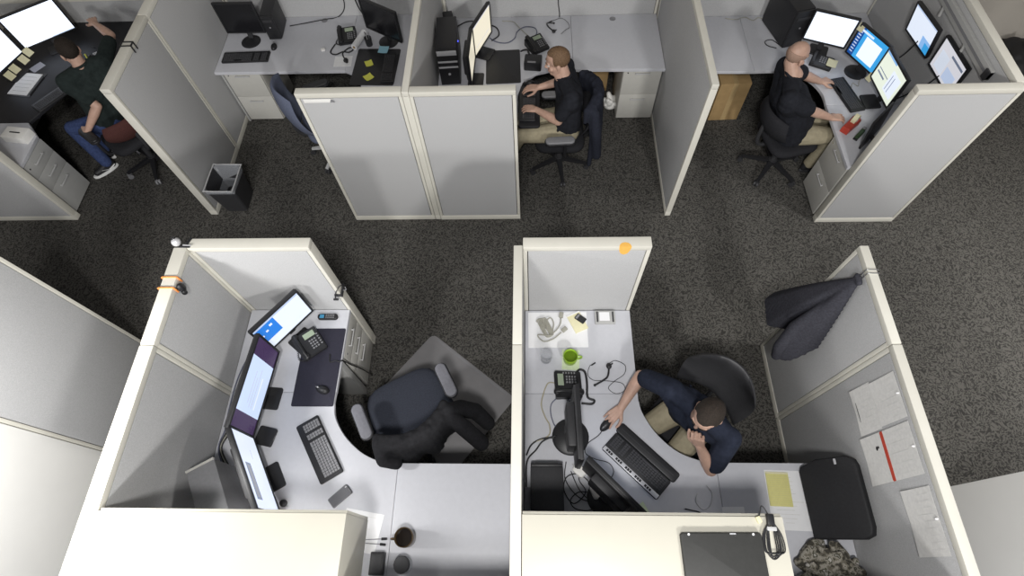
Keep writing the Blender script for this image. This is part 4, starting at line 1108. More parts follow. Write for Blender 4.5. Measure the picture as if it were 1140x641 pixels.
def paperroll():
    r = thing('paper_roll', 'white paper roll lying beside the desk phone of the empty back cubicle', 'roll', (-1.765, 4.84, D), math.radians(-18))
    bm = B(); cone(bm, (0, -.12, .034), (0, .12, .034), .033, .033, 24); obj('paper', bm, M_PAPER, r)
    bm = B(); cone(bm, (0, -.1215, .034), (0, .1215, .034), .014, .014, 16); obj('core', bm, M_CARD, r)
paperroll()
bm = B(); prism(bm, rrect(.44, .52, .02, 4), 0, .004, bev=.001)
one('desk_mat', 'black desk pad carrying two bright yellow notes', 'desk mat', bm, M_BLACK, (-1.555, 4.475, D), -.04)
keyboard('black keyboard on the black pad by the cream-capped side panel', -1.41, 4.44, -PI / 2, .40, .14, M_BLACK, M_DARK, z=D + .004)
sheet('note', 'far bright yellow note on the black desk pad', -1.628, 4.52, .075, .085, .4, z=D + .004, m=M_NEON, curl=.006)
sheet('note', 'near bright yellow note on the black desk pad', -1.605, 4.325, .085, .085, .7, z=D + .004, m=M_NEON, curl=.006)
sheet('note', 'light blue note at the foot of the right dead monitor', -1.50, 4.70, .10, .10, -.1, z=D + .018, m=M_BLUEN, curl=.004)
sheet('paper', 'small white paper under the headset cord in the empty back cubicle', -1.90, 4.565, .18, .15, .03, lines=4)
cable('looped black headset cord in front of the phone', [(-2.02, 4.82, z_), (-2.05, 4.70, z_), (-1.99, 4.66, z_), (-1.92, 4.70, z_), (-1.86, 4.69, z_), (-1.82, 4.73, z_), (-1.86, 4.76, z_), (-1.92, 4.68, z_), (-1.89, 4.60, z_)], .007, M_CABLE)
bm = B(); ball(bm, (0, 0, .018), (.024, .030, .018)); ball(bm, (.012, -.02, .016), (.014, .018, .014)); one('earpiece', 'black headset earpiece on the small white paper', 'headset', bm, M_BLACK, (-1.865, 4.555, D + .003))
bm = B(); box(bm, (0, 0, .012), (.04, .03, .022), bev=.004); one('plug', 'white wall plug lying left of the looped headset cord', 'plug', bm, M_WHITE, (-2.13, 4.73, D), .3)
def pencup():
    r = thing('pen_cup', 'dark pen cup in front of the right dead monitor', 'pen holder', (-1.66, 4.80, D), 0)
    bm = B(); lathe(bm, [(.032, 0), (.036, .09), (.033, .09), (.03, .006), (.0005, .006)], 20); obj('cup', bm, M_DARK, r)
    for (x, y, m) in ((.012, .01, M_GREY), (-.012, .012, M_BLACK), (.0, -.014, M_LGREY)):
        bm = B(); cone(bm, (x * .4, y * .4, .01), (x * 1.7, y * 1.7, .14), .004, .004, 8); obj('pen', bm, m, r)
pencup()
cable('thin grey cable along the back of the long back worktop', [(-2.56, 5.12, D + .004), (-2.4, 5.16, D + .004), (-2.2, 5.19, D + .02), (-2.05, 5.26, D + .005), (-1.95, 5.262, D + .15), (-1.97, 5.262, D + .45)], .005, M_CABLE)
cable('second thin cable climbing the back panel of the empty back cubicle', [(-1.75, 5.24, D + .004), (-1.80, 5.262, D + .05), (-1.83, 5.262, D + .22), (-1.84, 5.262, D + .5)], .006, M_CABLE)
def strip():
    r = thing('name_strip', 'white name strip with a dark corner mark on the back-row front panel', 'sign', (-1.60, 3.1265, 1.567), 0)
    bm = B(); box(bm, (0, 0, 0), (.225, .004, .034), bev=.001); obj('plate', bm, M_WHITE, r)
    bm = B(); vs = [bm.verts.new((x, -.003, z)) for x, z in ((.085, -.015), (.125, -.015), (.11, .016), (.10, .016))]; bm.faces.new(vs); bmesh.ops.solidify(bm, geom=bm.faces[:], thickness=.0015); obj('corner_mark', bm, M_GREY, r)
strip()

# ---- back row: man with light brown hair
tw = tower('black computer tower with silver front bands on the middle back desk', -.785, 4.42, .06, .19, .46, .41, M_BLACK, front='silver')
bm = B(); ball(bm, (.097, .02, .30), (.004, .008, .008)); obj('indicator_light', bm, mat('blue_led', (.02, .02, .3), .3, emit=(.08, .1, 1), estr=3), tw)
bm = B(); prism(bm, rrect(.34, .47, .015, 4), 0, .005, bev=.001); one('desk_mat', 'black desk pad behind the cream-lit monitors\' front', 'desk mat', bm, M_BLACK, (-.275, 4.44, D), .03)
def tray():
    r = thing('keyboard_tray', 'black keyboard tray pulled out at the middle back desk', 'keyboard tray', (-.02, 3.95, .70), 0)
    bm = B(); prism(bm, rrect(.20, .60, .03, 5), 0, .022, bev=.005); obj('board', bm, M_WOODK, r)
    bm = B(); box(bm, (-.16, 0, -.012), (.3, .06, .022), bev=.003); obj('slide_arm', bm, M_DARK, r)
tray()
def gadget():
    r = thing('label_printer', 'black label printer at the bend of the middle back desk', 'printer', (.02, 4.43, D), -.1)
    bm = B(); box(bm, (0, 0, .05), (.17, .13, .098), bev=.014); obj('body', bm, M_BLACK, r)
    bm = B(); box(bm, (-.01, -.05, .1), (.08, .02, .006), bev=.002); obj('display', bm, M_GREY, r)
    bm = B(); tube(bm, [(-.04, .04, .09), (-.06, .10, .11), (-.10, .14, .08), (-.14, .19, .02)], .008, 8); obj('cord', bm, M_CABLE, r)
gadget()
headset('black wired headset behind the phone on the middle back desk', [(.31, 4.90, z_), (.36, 4.96, z_), (.40, 5.0, z_), (.38, 5.08, z_), (.34, 5.13, z_), (.30, 5.14, z_), (.22, 5.10, z_)], (.235, 4.93, D), [(.235, 4.93, D + .014), (.18, 4.98, D + .03), (.17, 5.05, D + .02), (.24, 5.06, D + .01)])
cable('slate cable looping from the monitors to the back panel', [(-.42, 4.86, z_), (-.35, 4.80, z_), (-.25, 4.78, z_), (-.17, 4.84, z_), (-.14, 4.95, z_), (-.06, 5.02, z_), (.04, 5.0, z_), (.06, 4.92, z_), (.02, 4.84, z_)], .005, M_CABLEB)
cable('thin grey cable from the phone to the back edge of the middle desk', [(.02, 4.82, z_), (-.10, 4.98, z_), (-.18, 5.10, z_), (-.30, 5.12, z_)], .004, M_CABLEG)
cable('black cable arching behind the far cream-lit monitor', [(-.80, 5.02, z_), (-.65, 5.10, z_ + .02), (-.48, 5.08, z_), (-.36, 5.02, z_), (-.33, 4.90, z_), (-.40, 4.82, z_)], .007, M_CABLE)
cable('black cable climbing the middle back panel near the phone', [(.30, 5.16, z_), (.30, 5.183, z_ + .03), (.28, 5.183, z_ + .2), (.29, 5.183, z_ + .5)], .005, M_CABLE)
def speaker(label, x, y, rz, z=D):
    r = thing('desk_speaker', label, 'speaker', (x, y, z), rz)
    bm = B(); box(bm, (0, 0, .115), (.10, .12, .23), bev=.012); obj('cabinet', bm, M_BLACK, r)
    bm = B(); box(bm, (0, -.061, .115), (.085, .006, .2), bev=.002); g = obj('grille', bm, M_DARK, r)
    bm = B(); cone(bm, (0, -.064, .03), (0, -.07, .03), .008); obj('knob', bm, M_GREY, g)
speaker('black desk speaker beside the silver-banded tower at the side panel', -.83, 4.93, .2)
def bags():
    bm = B(); rn = random.Random(9)
    for k in range(12):
        a = rn.uniform(0, 2 * PI); cap(bm, (.03 * math.cos(a), .03 * math.sin(a), .05), .045, (.07 * math.cos(a + 1), .06 * math.sin(a + 1), rn.uniform(.03, .16)), .025, 10)
    o = fuse('plastic_bag', bm, M_WHITE, voxel=.008, smooth=2); o.location = (.87, 4.62, 0); tag(o, 'crumpled white bag on the carpet under the middle back desk', 'bag')
    r = thing('paper_bag', 'brown paper bag under the middle back desk', 'bag', (.72, 4.90, 0), .3)
    bm = B(); prism(bm, rrect(.24, .13, .01, 2), .002, .30, bev=.0); obj('sack', bm, M_CARD, r)
    bm = B(); tube(bm, [(-.05, 0, .295), (-.045, 0, .36), (.045, 0, .36), (.05, 0, .295)], .004, 6); obj('handle', bm, M_CARD, r)
bags()

# ---- back row: bald man
def cardbox():
    r = thing('cardboard_box', 'tall brown cardboard box standing under the bald man\'s desk', 'box', (2.07, 4.55, 0), .03)
    bm = B(); box(bm, (0, 0, .25), (.31, .30, .495), bev=.004); obj('carton', bm, M_CARD, r)
    bm = B(); box(bm, (0, -.1505, .25), (.05, .002, .49)); box(bm, (0, 0, .499), (.05, .3, .002)); obj('tape', bm, mat('packing_tape', (.42, .30, .15), .35), r)
cardbox()
tower('black computer tower at the far left of the bald man\'s monitors', 2.50, 4.84, .25, .19, .44, .40, M_BLACK)
def pad_phone():
    r = thing('desk_phone', 'flat black phone with a yellow note on it by the bald man\'s hands', 'telephone', (2.80, 4.40, D), -.5)
    bm = B(); prism(bm, rrect(.20, .17, .012, 4), .001, .03, bev=.006); obj('body', bm, M_BLACK, r)
    bm = B(); tube(bm, [(-.08, -.08, .045), (-.085, 0, .055), (-.08, .08, .045)], .014, 8); obj('handset', bm, M_DARK, r)
    bm = B()
    for i in range(3):
        for j in range(4): box(bm, (-.02 + i * .022, .05 - j * .024, .0305), (.015, .013, .004))
    obj('keypad', bm, M_GREY, r)
pad_phone()
sheet('note', 'pale yellow note lying on the flat black phone', 2.875, 4.355, .09, .11, -.5, z=D + .034, m=M_PYEL, curl=.004)
def stuck(label, x, y, z, n, w, h, m):
    q = V(*n).to_track_quat('Z', 'Y').to_euler()
    bm = B(); grid(bm, lambda u, v: V((u - .5) * w, (v - .5) * h, .006 * (1 - v) ** 2), 5, 5, .0008)
    o = one('sticky_note', label, 'note', bm, m, (x, y, z), 0, 'notes stuck on monitors'); o.rotation_euler = q; return o
stuck('pale note stuck on the top corner of the blue-and-white monitor', 2.978, 4.395, 1.12, (-.9, -.42, .1), .06, .07, M_PYEL)
stuck('pale note stuck on the lower edge of the blue-and-white monitor', 3.11, 4.07, .845, (-.85, -.35, .4), .06, .07, M_PYEL)
def reddisp():
    r = thing('tape_dispenser', 'red tape dispenser under the bald man\'s right hand', 'tape dispenser', (2.845, 3.575, D), .75)
    r.scale = (1.35, 1.35, 1.3)
    bm = B(); prism(bm, [(-.075, -.025), (.06, -.03), (.085, 0), (.06, .03), (-.075, .025)], .001, .05, bev=.012); obj('body', bm, M_RED, r)
    bm = B(); cone(bm, (.02, -.014, .062), (.02, .014, .062), .034, .034, 24); obj('tape_roll', bm, M_PYEL, r)
    bm = B(); cone(bm, (.02, -.0155, .062), (.02, .0155, .062), .014, .014, 16); obj('hub', bm, M_WHITE, r)
reddisp()
def stapler():
    r = thing('stapler', 'dark green stapler next to the red tape dispenser', 'stapler', (2.90, 3.475, D), .8)
    bm = B(); box(bm, (0, 0, .008), (.15, .038, .014), bev=.004); obj('base', bm, M_BLACK, r)
    bm = B(); bar(bm, (-.07, 0, .028), (.072, 0, .040), .034, .022, .008); obj('arm', bm, mat('dark_green_plastic', (.03, .06, .025), .45), r)
    bm = B(); box(bm, (.055, 0, .052), (.03, .03, .006), bev=.002); obj('cap', bm, M_GREY, r)
stapler()
def slab():
    r = thing('tablet', 'thin black tablet on a stand, edge-on beside the front panel', 'tablet', (2.96, 3.44, D), face(-.70, .71))
    T = Matrix.Translation((0, 0, .155)) @ Matrix.Rotation(-.12, 4, 'X')
    bm = B(); box(bm, (0, 0, 0), (.33, .018, .29), bev=.005)
    for v in bm.verts: v.co = T @ v.co
    obj('body', bm, M_BLACK, r)
    bm = B(); box(bm, (0, .0095, 0), (.30, .001, .26))
    for v in bm.verts: v.co = T @ v.co
    obj('screen', bm, M_BLACKG, r)
    bm = B(); bar(bm, (0, -.09, .004), (0, .01, .06), .05, .008, .002); obj('stand', bm, M_DARK, r)
slab()
def rail():
    r = thing('mounting_rail', 'grey steel rail along the end panel above the wall-mounted monitors', 'rail', (3.415, 4.2, 1.50), 0)
    bm = B(); box(bm, (0, 0, .0), (.03, 1.75, .09), bev=.004); obj('channel', bm, M_METALG, r)
    bm = B(); box(bm, (-.012, 0, .0), (.012, 1.73, .022)); obj('slot', bm, M_GREY, r)
    for y in (-.85, .85):
        bm = B(); box(bm, (-.004, y, 0), (.045, .05, .075), bev=.005); obj('end_bracket', bm, M_DARK, r)
    for y in (-.02, -.48):
        bm = B(); tube(bm, [(-.005, y, -.04), (.0, y, -.08), (.002, y, -.12)], .014, 8); obj('drop_arm', bm, M_METALG, r)
rail()
cable('black cable hanging from the lower wall-mounted monitor', [(3.40, 3.72, 1.16), (3.38, 3.76, 1.0), (3.36, 3.84, .85), (3.33, 3.90, D + .006), (3.26, 3.92, D + .006)], .006, M_CABLE)
cable('black cable hanging from the upper wall-mounted monitor', [(3.37, 4.15, 1.16), (3.38, 4.2, 1.0), (3.36, 4.25, .85), (3.34, 4.28, D + .006), (3.28, 4.25, D + .006)], .006, M_CABLE)
cable('grey keyboard cord on the bald man\'s worktop', [(2.99, 4.05, z_), (3.02, 4.12, z_), (3.06, 4.08, z_), (3.09, 4.15, z_), (3.16, 4.2, z_)], .003, M_CABLEG)
cable('thin coiled cable lying along the back of the bald man\'s clear worktop', [(2.0, 5.08, z_), (2.1, 5.06, z_), (2.2, 5.09, z_), (2.27, 5.04, z_), (2.34, 5.08, z_), (2.42, 5.02, z_)], .004, M_CABLEG)
cable('thin black cable climbing the panel behind the clear worktop', [(1.6, 5.08, z_), (1.66, 5.118, z_ + .04), (1.70, 5.118, z_ + .2), (1.74, 5.118, z_ + .5)], .004, M_CABLE)
cable('black cord curling beside the leftmost monitor of the desk trio', [(2.42, 4.62, z_), (2.34, 4.66, z_), (2.33, 4.72, z_), (2.40, 4.74, z_), (2.46, 4.66, z_)], .004, M_CABLE)

# ---- back row: man in jeans
def clipb():
    r = thing('clipboard', 'white papers on a dark clipboard on the desk of the man in jeans', 'clipboard', (-5.10, 4.32, D), math.radians(-8))
    bm = B(); prism(bm, rrect(.26, .34, .01, 3), 0, .004); obj('board', bm, M_BLACK, r)
    bm = B(); box(bm, (-.018, 0, .0055), (.215, .30, .003)); p = obj('papers', bm, M_PAPER, r)
    bm = B()
    for k in range(5): box(bm, (-.02, .1 - k * .05, .0073), (.15, .003, .0006))
    obj('print', bm, M_INK, p)
    bm = B(); bar(bm, (.12, -.14, .008), (.12, .12, .008), .008, .008, .002); obj('pen', bm, M_DARK, r)
clipb()
for k, (x, y, zz, q) in enumerate(((-5.175, 4.66, .845, 'rightmost'), (-5.185, 4.56, .835, 'second from the right'), (-5.21, 4.42, .84, 'third from the right'), (-5.225, 4.33, .835, 'leftmost'))):
    stuck('pale yellow note, %s of four along the left-edge monitor' % q, x + .03, y, zz, (.8, -.25, .45), .075, .075, M_PYEL)
sheet('paper', 'small grey slip below the notes of the left-edge monitor', -5.10, 4.57, .10, .13, -.6, m=mat('grey_slip', (.34, .34, .38), .8))
def tissue():
    r = thing('tissue_box', 'white tissue box with a dark slot on the return worktop at far left', 'box', (-4.84, 3.60, D), math.radians(-8))
    bm = B(); box(bm, (0, 0, .04), (.23, .13, .078), bev=.004); obj('carton', bm, M_WHITE, r)
    bm = B(); prism(bm, rrect(.11, .014, .006, 3), .0785, .080); obj('slot', bm, M_BLACK, r)
tissue()
def blackcase():
    r = thing('desk_phone', 'black phone base cut off at the left edge behind the front panel', 'telephone', (-5.14, 3.50, D), .5)
    bm = B(); prism(bm, rrect(.16, .22, .03, 4), .001, .045, bev=.012); obj('body', bm, M_BLACK, r)
    bm = B(); tube(bm, [(-.04, -.08, .05), (-.04, 0, .07), (-.04, .08, .05)], .016, 8); obj('handset', bm, M_DARK, r)
blackcase()
sheet('paper', 'white papers under the raised arm of the man in jeans', -4.47, 4.74, .18, .16, .5, lines=4, z=D)
headset('black headset loop behind the head of the man in jeans', [(-4.56, 4.76, z_ + .004), (-4.53, 4.68, z_), (-4.46, 4.66, z_), (-4.43, 4.72, z_), (-4.46, 4.79, z_), (-4.52, 4.82, z_), (-4.60, 4.85, z_)], (-4.58, 4.70, D), [(-4.58, 4.70, D + .014), (-4.55, 4.62, D + .012), (-4.48, 4.58, D + .012), (-4.42, 4.62, D + .012)])
def marker():
    r = thing('highlighter', 'yellow highlighter marker behind the head of the man in jeans', 'pen', (-4.62, 4.70, D), math.radians(-50))
    bm = B(); cone(bm, (-.05, 0, .009), (.05, 0, .009), .009, .009, 14); obj('barrel', bm, M_NEON, r)
    bm = B(); cone(bm, (.04, 0, .009), (.085, 0, .009), .0095, .008, 14); obj('cap', bm, M_WHITE, r)
marker()
def tanbox():
    r = thing('desk_tray', 'grey desk tray of papers on the worktop beyond the raised hand', 'tray', (-3.92, 4.98, D), .3)
    bm = B(); box(bm, (0, 0, .006), (.25, .32, .01)); 
    for s in (-1, 1): box(bm, (s * .122, 0, .03), (.006, .32, .055), bev=.002)
    box(bm, (0, .157, .03), (.25, .006, .055), bev=.002); obj('tray', bm, M_METALG, r)
    bm = B(); box(bm, (0, 0, .02), (.21, .28, .016)); obj('papers', bm, mat('buff_paper', (.48, .44, .38), .8), r)
tanbox()
speaker('black desk speaker against the grey side panel at the top edge', -3.42, 4.90, -.6)
def capclip():
    r = thing('panel_strap', 'black rectangular strap hook over the cap of the grey side panel', 'hook', (-3.245, 3.72, H), 0)
    bm = B(); 
    for s in (-1, 1): bar(bm, (-.05, s * .024, .004), (.05, s * .024, .004), .008, .008, .002); bar(bm, (-.046, s * .024, .004), (-.046, s * .024, -.06), .008, .008); bar(bm, (.046, s * .024, .004), (.046, s * .024, -.06), .008, .008)
    bar(bm, (-.046, -.024, .004), (-.046, .024, .004), .008, .008); bar(bm, (.046, -.024, .004), (.046, .024, .004), .008, .008); obj('strap', bm, M_BLACK, r)
    bm = B(); box(bm, (-.055, 0, -.07), (.012, .06, .02), bev=.003); obj('hook', bm, M_DARK, r)
capclip()
def floor_lump():
    r = thing('dark_lump', 'dark rounded lump on the floor by the beige wall at the right edge', 'bag', (5.32, 5.1, 0), 1.3)  # dark rounded lump with a loop on top, filling a dark spot
    bm = B(); t = []
    for k in range(3): cap(bm, (-.18, 0, .13), .125, (.18, 0, .13), .125)
    cap(bm, (-.1, .03, .2), .08, (.12, -.02, .19), .08)
    b = fuse('body', bm, M_BAG, r, voxel=.012, smooth=3)
    bm = B(); tube(bm, [(-.1, -.06, .24), (-.08, -.02, .34), (.08, -.02, .34), (.1, -.06, .24)], .012, 8); obj('handle', bm, M_BLACK, r)
floor_lump()

# ------------------------------------------------------------------ people
def ik(a, c, l1, l2, hint):
    a, c = Vector(a), Vector(c); d = c - a; L = min(d.length, (l1 + l2) * .999); dn = d.normalized()
    x = (l1 * l1 - l2 * l2 + L * L) / (2 * L); hgt = math.sqrt(max(0, l1 * l1 - x * x))
    h = Vector(hint); h = (h - dn * h.dot(dn)).normalized()
    return a + dn * x + h * hgt

def add_hand(bm, W, F, N, S, curls=(.35, .4, .3), spread=.10, thumb=.3, k=1.0):
    """W wrist, F towards the fingers, N back of the hand, S thumb side"""
    F = Vector(F).normalized(); N = Vector(N); N = (N - F * N.dot(F)).normalized(); S0 = F.cross(N)
    S = S0 if S0.dot(Vector(S)) > 0 else -S0
    W = Vector(W)
    lens = (.072, .080, .074, .058); kn = (.086, .090, .086, .078)
    for i in range(4):
        o = (1.5 - i) * .0215
        K = W + F * kn[i] * k + S * o * k
        cap(bm, W + S * o * .55 * k + F * .008, .0165 * k, K, .0120 * k, 10)
        d = (F + S * (1.5 - i) * spread).normalized(); p = K
        ax = d.cross(N).normalized()
        ang = 0; r = .0098 * k * (1 if i < 3 else .88)
        for q, (fr, cu) in enumerate(zip((.46, .31, .25), curls)):
            ang += cu * (1 + .08 * i)
            dd = (d * math.cos(ang) - N * math.sin(ang))
            n = p + dd * lens[i] * fr * k
            cap(bm, p, r, n, r * .9, 10); p = n; r *= .9
    t0 = W + F * .022 * k + S * .026 * k - N * .004
    d1 = (F * .62 + S * .72 - N * .35).normalized(); t1 = t0 + d1 * .046 * k
    d2 = (F * .92 + S * (.35 - thumb) - N * (.2 + thumb)).normalized(); t2 = t1 + d2 * .032 * k
    d3 = (F * .95 + S * (.1 - thumb) - N * (.25 + thumb)).normalized(); t3 = t2 + d3 * .026 * k
    cap(bm, t0, .0165 * k, t1, .0122 * k, 10); cap(bm, t1, .0118 * k, t2, .0104 * k, 10); cap(bm, t2, .0103 * k, t3, .0088 * k, 10)

def person(label, p):
    f = Vector(p['hf']).normalized(); up = Vector(p.get('hu', (0, 0, 1))); rt = f.cross(up).normalized(); up = rt.cross(f).normalized()
    HC = Vector(p['head']); HM = Matrix.Translation(HC) @ Matrix((rt, f, up)).transposed().to_4x4()
    R3 = HM.to_3x3()
    def hd(x, y, z): return HM @ Vector((x, y, z))
    pel, che, nek = Vector(p['pelvis']), Vector(p['chest']), Vector(p['neck'])
    bf = Vector(p['bf']).normalized()               # body forward
    br = bf.cross(Vector((0, 0, 1))).normalized()   # body right
    arms = {}
    for s in 'LR':
        A = Vector(p['sh' + s]); W = Vector(p['wr' + s])
        arms[s] = (A, ik(A, W, .295, .262, p['el' + s]), W)
    legs = {}
    for s, q in (('L', -1), ('R', 1)):
        Hp = pel + br * .095 * q + bf * .02; K = Vector(p['kn' + s]); An = Vector(p['an' + s])
        legs[s] = (Hp, K, An)
    g = p.get('girth', 1.0); belly = p.get('belly', 0.0)
    # ---- body: one continuous surface
    bm = B()
    ball(bm, hd(0, -.012, .045), (.075, .097, .088), R3, 24, 16)
    ball(bm, hd(0, .022, -.030), (.060, .066, .082), R3, 20, 14)
    cap(bm, hd(-.030, .030, -.085), .026, hd(.030, .030, -.085), .026); ball(bm, hd(0, .062, -.098), .024)
    cap(bm, hd(-.048, -.005, -.05), .02, hd(-.032, .04, -.088), .022); cap(bm, hd(.048, -.005, -.05), .02, hd(.032, .04, -.088), .022)
    cap(bm, hd(0, .086, .012), .0085, hd(0, .107, -.026), .0125); cap(bm, hd(-.011, .094, -.031), .0075, hd(.011, .094, -.031), .0075)
    cap(bm, hd(-.042, .070, .026), .013, hd(-.012, .082, .026), .012); cap(bm, hd(.042, .070, .026), .013, hd(.012, .082, .026), .012)
    ball(bm, hd(-.042, .055, -.03), .022); ball(bm, hd(.042, .055, -.03), .022)
    cap(bm, hd(-.018, .083, -.060), .0075, hd(.018, .083, -.060), .0075); cap(bm, hd(-.015, .081, -.070), .008, hd(.015, .081, -.070), .008)
    for s in (-1, 1):
        ball(bm, hd(s * .077, -.012, -.002), (.011, .020, .030), R3, 14, 10); ball(bm, hd(s * .075, -.004, -.028), (.009, .012, .012), R3)
    cap(bm, hd(0, -.022, -.045), .056, nek, .060)
    cap(bm, hd(0, -.005, -.07), .047, nek + bf * .03, .055)
    for s, q in (('L', -1), ('R', 1)):
        A, E_, W = arms[s]
        cap(bm, nek - V(0, 0, .02), .056, A + V(0, 0, .005), .052); cap(bm, che + br * .075 * q, .105 * g, A - V(0, 0, .05), .065)
        cap(bm, che + br * .07 * q, .105 * g, pel + br * .06 * q, .105 * g)
        cap(bm, A, .056 * g, A.lerp(E_, .45), .049 * g); cap(bm, A.lerp(E_, .45), .049 * g, E_, .040)
        cap(bm, E_, .041, E_.lerp(W, .3), .043); cap(bm, E_.lerp(W, .3), .043, W, .027)
        Hp, K, An = legs[s]
        cap(bm, Hp, .085, K, .056); cap(bm, K, .055, K.lerp(An, .35), .054); cap(bm, K.lerp(An, .35), .054, An, .036)
        td = Vector(p['toe' + s]).normalized(); cap(bm, An - td * .03 - V(0, 0, .04), .032, An + td * .13 - V(0, 0, .055), .026)
        add_hand(bm, W, *p['hand' + s])
    cap(bm, nek - V(0, 0, .06), .075, che, .11 * g)
    o = fuse('person', bm, M_SKIN, voxel=.0042, smooth=3)
    base = V(pel.x, pel.y, 0); o.data.transform(Matrix.Translation(-base)); o.location = base
    tag(o, label, 'person', 'people at their desks')
    def kid(x):
        x.data.transform(Matrix.Translation(-base)); x.parent = o; return x
    # ---- eyes
    for s in (-1, 1):
        bm = B(); ball(bm, hd(s * .030, .0745, .006), .0125); e = kid(obj('eye', bm, M_EYE, angle=180))
        bm = B(); ball(bm, hd(s * .030, .0835, .004), .0052); i = obj('iris', bm, M_IRIS, angle=180); i.data.transform(Matrix.Translation(-base)); i.parent = e
        bm = B(); tube(bm, [hd(s * .014, .094, .028), hd(s * .03, .092, .034), hd(s * .048, .080, .028)], .0038, 6); kid(obj('eyebrow', bm, p['hair']))
    bm = B(); tube(bm, [hd(-.023, .083, -.064), hd(0, .0925, -.062), hd(.023, .083, -.064)], .005, 6); kid(obj('lips', bm, M_LIP))
    # ---- hair
    bm = bmesh.new(); bmesh.ops.create_uvsphere(bm, u_segments=56, v_segments=36, radius=1)
    rnd = random.Random(5)
    style = p.get('hairstyle', 'short')
    for v in bm.verts:
        x, y, z = v.co
        v.co = Vector((x * .0805, -.014 + y * .104, .045 + z * (.096 if style == 'short' else .0905)))
    dele = []
    for fc in bm.faces:
        c = fc.calc_center_median()
        front = c.y > .028 + .10 * max(0, .075 - abs(c.x)) and c.z < (.098 if style == 'short' else .2)
        low = c.z < (-.035 if c.y < -.05 else (.012 if c.y > -.02 else -.015))
        bald = style == 'bald' and (c.z > .062 - .35 * max(0, c.y + .02) or c.y > .03)
        if front or low or bald: dele.append(fc)
    bmesh.ops.delete(bm, geom=dele, context='FACES')
    bmesh.ops.delete(bm, geom=[v for v in bm.verts if not v.link_faces], context='VERTS')
    for v in bm.verts:
        edge = any(e.is_boundary for e in v.link_edges)
        nrm = (v.co - Vector((0, -.014, .045))).normalized()
        if edge: v.co -= nrm * .008
        else: v.co += nrm * rnd.uniform(-.0012, .0022) * (1 if style == 'short' else .4)
        v.co = HM @ v.co
    bmesh.ops.recalc_face_normals(bm, faces=bm.faces[:])
    kid(obj('hair', bm, p['hair'], angle=180))
    # ---- shirt
    bm = B(); e_ = .013
    for s, q in (('L', -1), ('R', 1)):
        A, E_, W = arms[s]
        cap(bm, nek - V(0, 0, .035), .056 + e_, A + V(0, 0, .005), .052 + e_); cap(bm, che + br * .075 * q, .105 * g + e_, A - V(0, 0, .05), .065 + e_)
        cap(bm, che + br * .07 * q, .105 * g + e_, pel + br * .06 * q + V(0, 0, .0), .108 * g + e_)
        sl = A.lerp(E_, p.get('sleeve', .72))
        cap(bm, A, .058 * g + e_, sl, .052 * g + e_)
    cap(bm, nek - V(0, 0, .08), .075 + e_, che, .115 * g + e_)
    if belly:
        cap(bm, pel.lerp(che, .3) + bf * .04, .115 * g + belly, pel.lerp(che, .75) + bf * .03, .105 * g + belly * .6)
    rn = random.Random(11)
    for k in range(7):  # folds
        t = rn.random(); a = rn.choice((-1, 1)) * rn.uniform(.02, .12)
        c0 = pel.lerp(che, t) + br * a + bf * (-.10 if k % 2 else .10) * g
        cap(bm, c0, .016, c0 + br * rn.uniform(-.07, .07) + V(0, 0, rn.uniform(.02, .12)), .010)
    kid(fuse('shirt', bm, p['shirt'], voxel=.0075, smooth=4))
    bm = B()
    cc = [nek + (br * math.cos(a) + bf * math.sin(a)) * .066 + V(0, 0, .012 - .018 * math.sin(a)) for a in [2 * PI * k / 12 for k in range(12)]]
    tube(bm, cc, .011, 8, 3, closed=True); kid(obj('collar', bm, p['shirt'], angle=180))
    # ---- trousers, belt and shoes
    bm = B()
    for s in 'LR':
        Hp, K, An = legs[s]
        cap(bm, Hp, .104, Hp.lerp(K, .5), .088); cap(bm, Hp.lerp(K, .5), .088, K, .070); cap(bm, K, .070, K.lerp(An, .4), .066); cap(bm, K.lerp(An, .4), .066, An + V(0, 0, .01), .058)
    cap(bm, pel - br * .08, .118, pel + br * .08, .118)
    kid(fuse('trousers', bm, p['pants'], voxel=.008, smooth=4))
    for s in 'LR':
        An = legs[s][2]; td = Vector(p['toe' + s]).normalized(); sd = td.cross(V(0, 0, 1))
        M = Matrix((td, -sd, V(0, 0, 1))).transposed().to_4x4(); M.translation = V(An.x, An.y, 0)
        def sole(t0, t1, w0, w1, grow=1.0):
            out = []
            for k in range(28):
                a = 2 * PI * k / 28; x = math.cos(a); u = (x + 1) / 2
                out.append((t0 + (t1 - t0) * u, math.sin(a) * (w0 + (w1 - w0) * u) * (1 if abs(x) < .9 else .95) * grow))
            return out
        bm = B(); prism(bm, sole(-.075, .20, .040, .047), .004, .030, bev=.005, M=M); so = obj('sole', bm, M_SOLE if p.get('sneaker') else M_DARK)
        bm = B(); cap(bm, M @ V(-.03, 0, .055), .036, M @ V(.14, 0, .046), .034); cap(bm, M @ V(-.03, 0, .05), .036, M @ V(-.02, 0, .105), .036); cap(bm, M @ V(-.01, 0, .09), .034, M @ V(.08, 0, .06), .033)
        sh = kid(fuse('shoe', bm, M_SHOE, voxel=.006, smooth=3))
        so.data.transform(Matrix.Translation(-base)); so.parent = sh
        if p.get('sneaker'):
            for q in (-1, 1):
                bm = B(); tube(bm, [M @ V(-.055, q * .040, .066), M @ V(.0, q * .042, .045), M @ V(.03, q * .042, .047), M @ V(.09, q * .036, .068)], lambda t: .002 + .007 * math.sin(min(1, t * 1.6) * PI) ** .7, 6)
                w = obj('swoosh_stripe', bm, M_SOLE); w.data.transform(Matrix.Translation(-base)); w.parent = sh
    return o

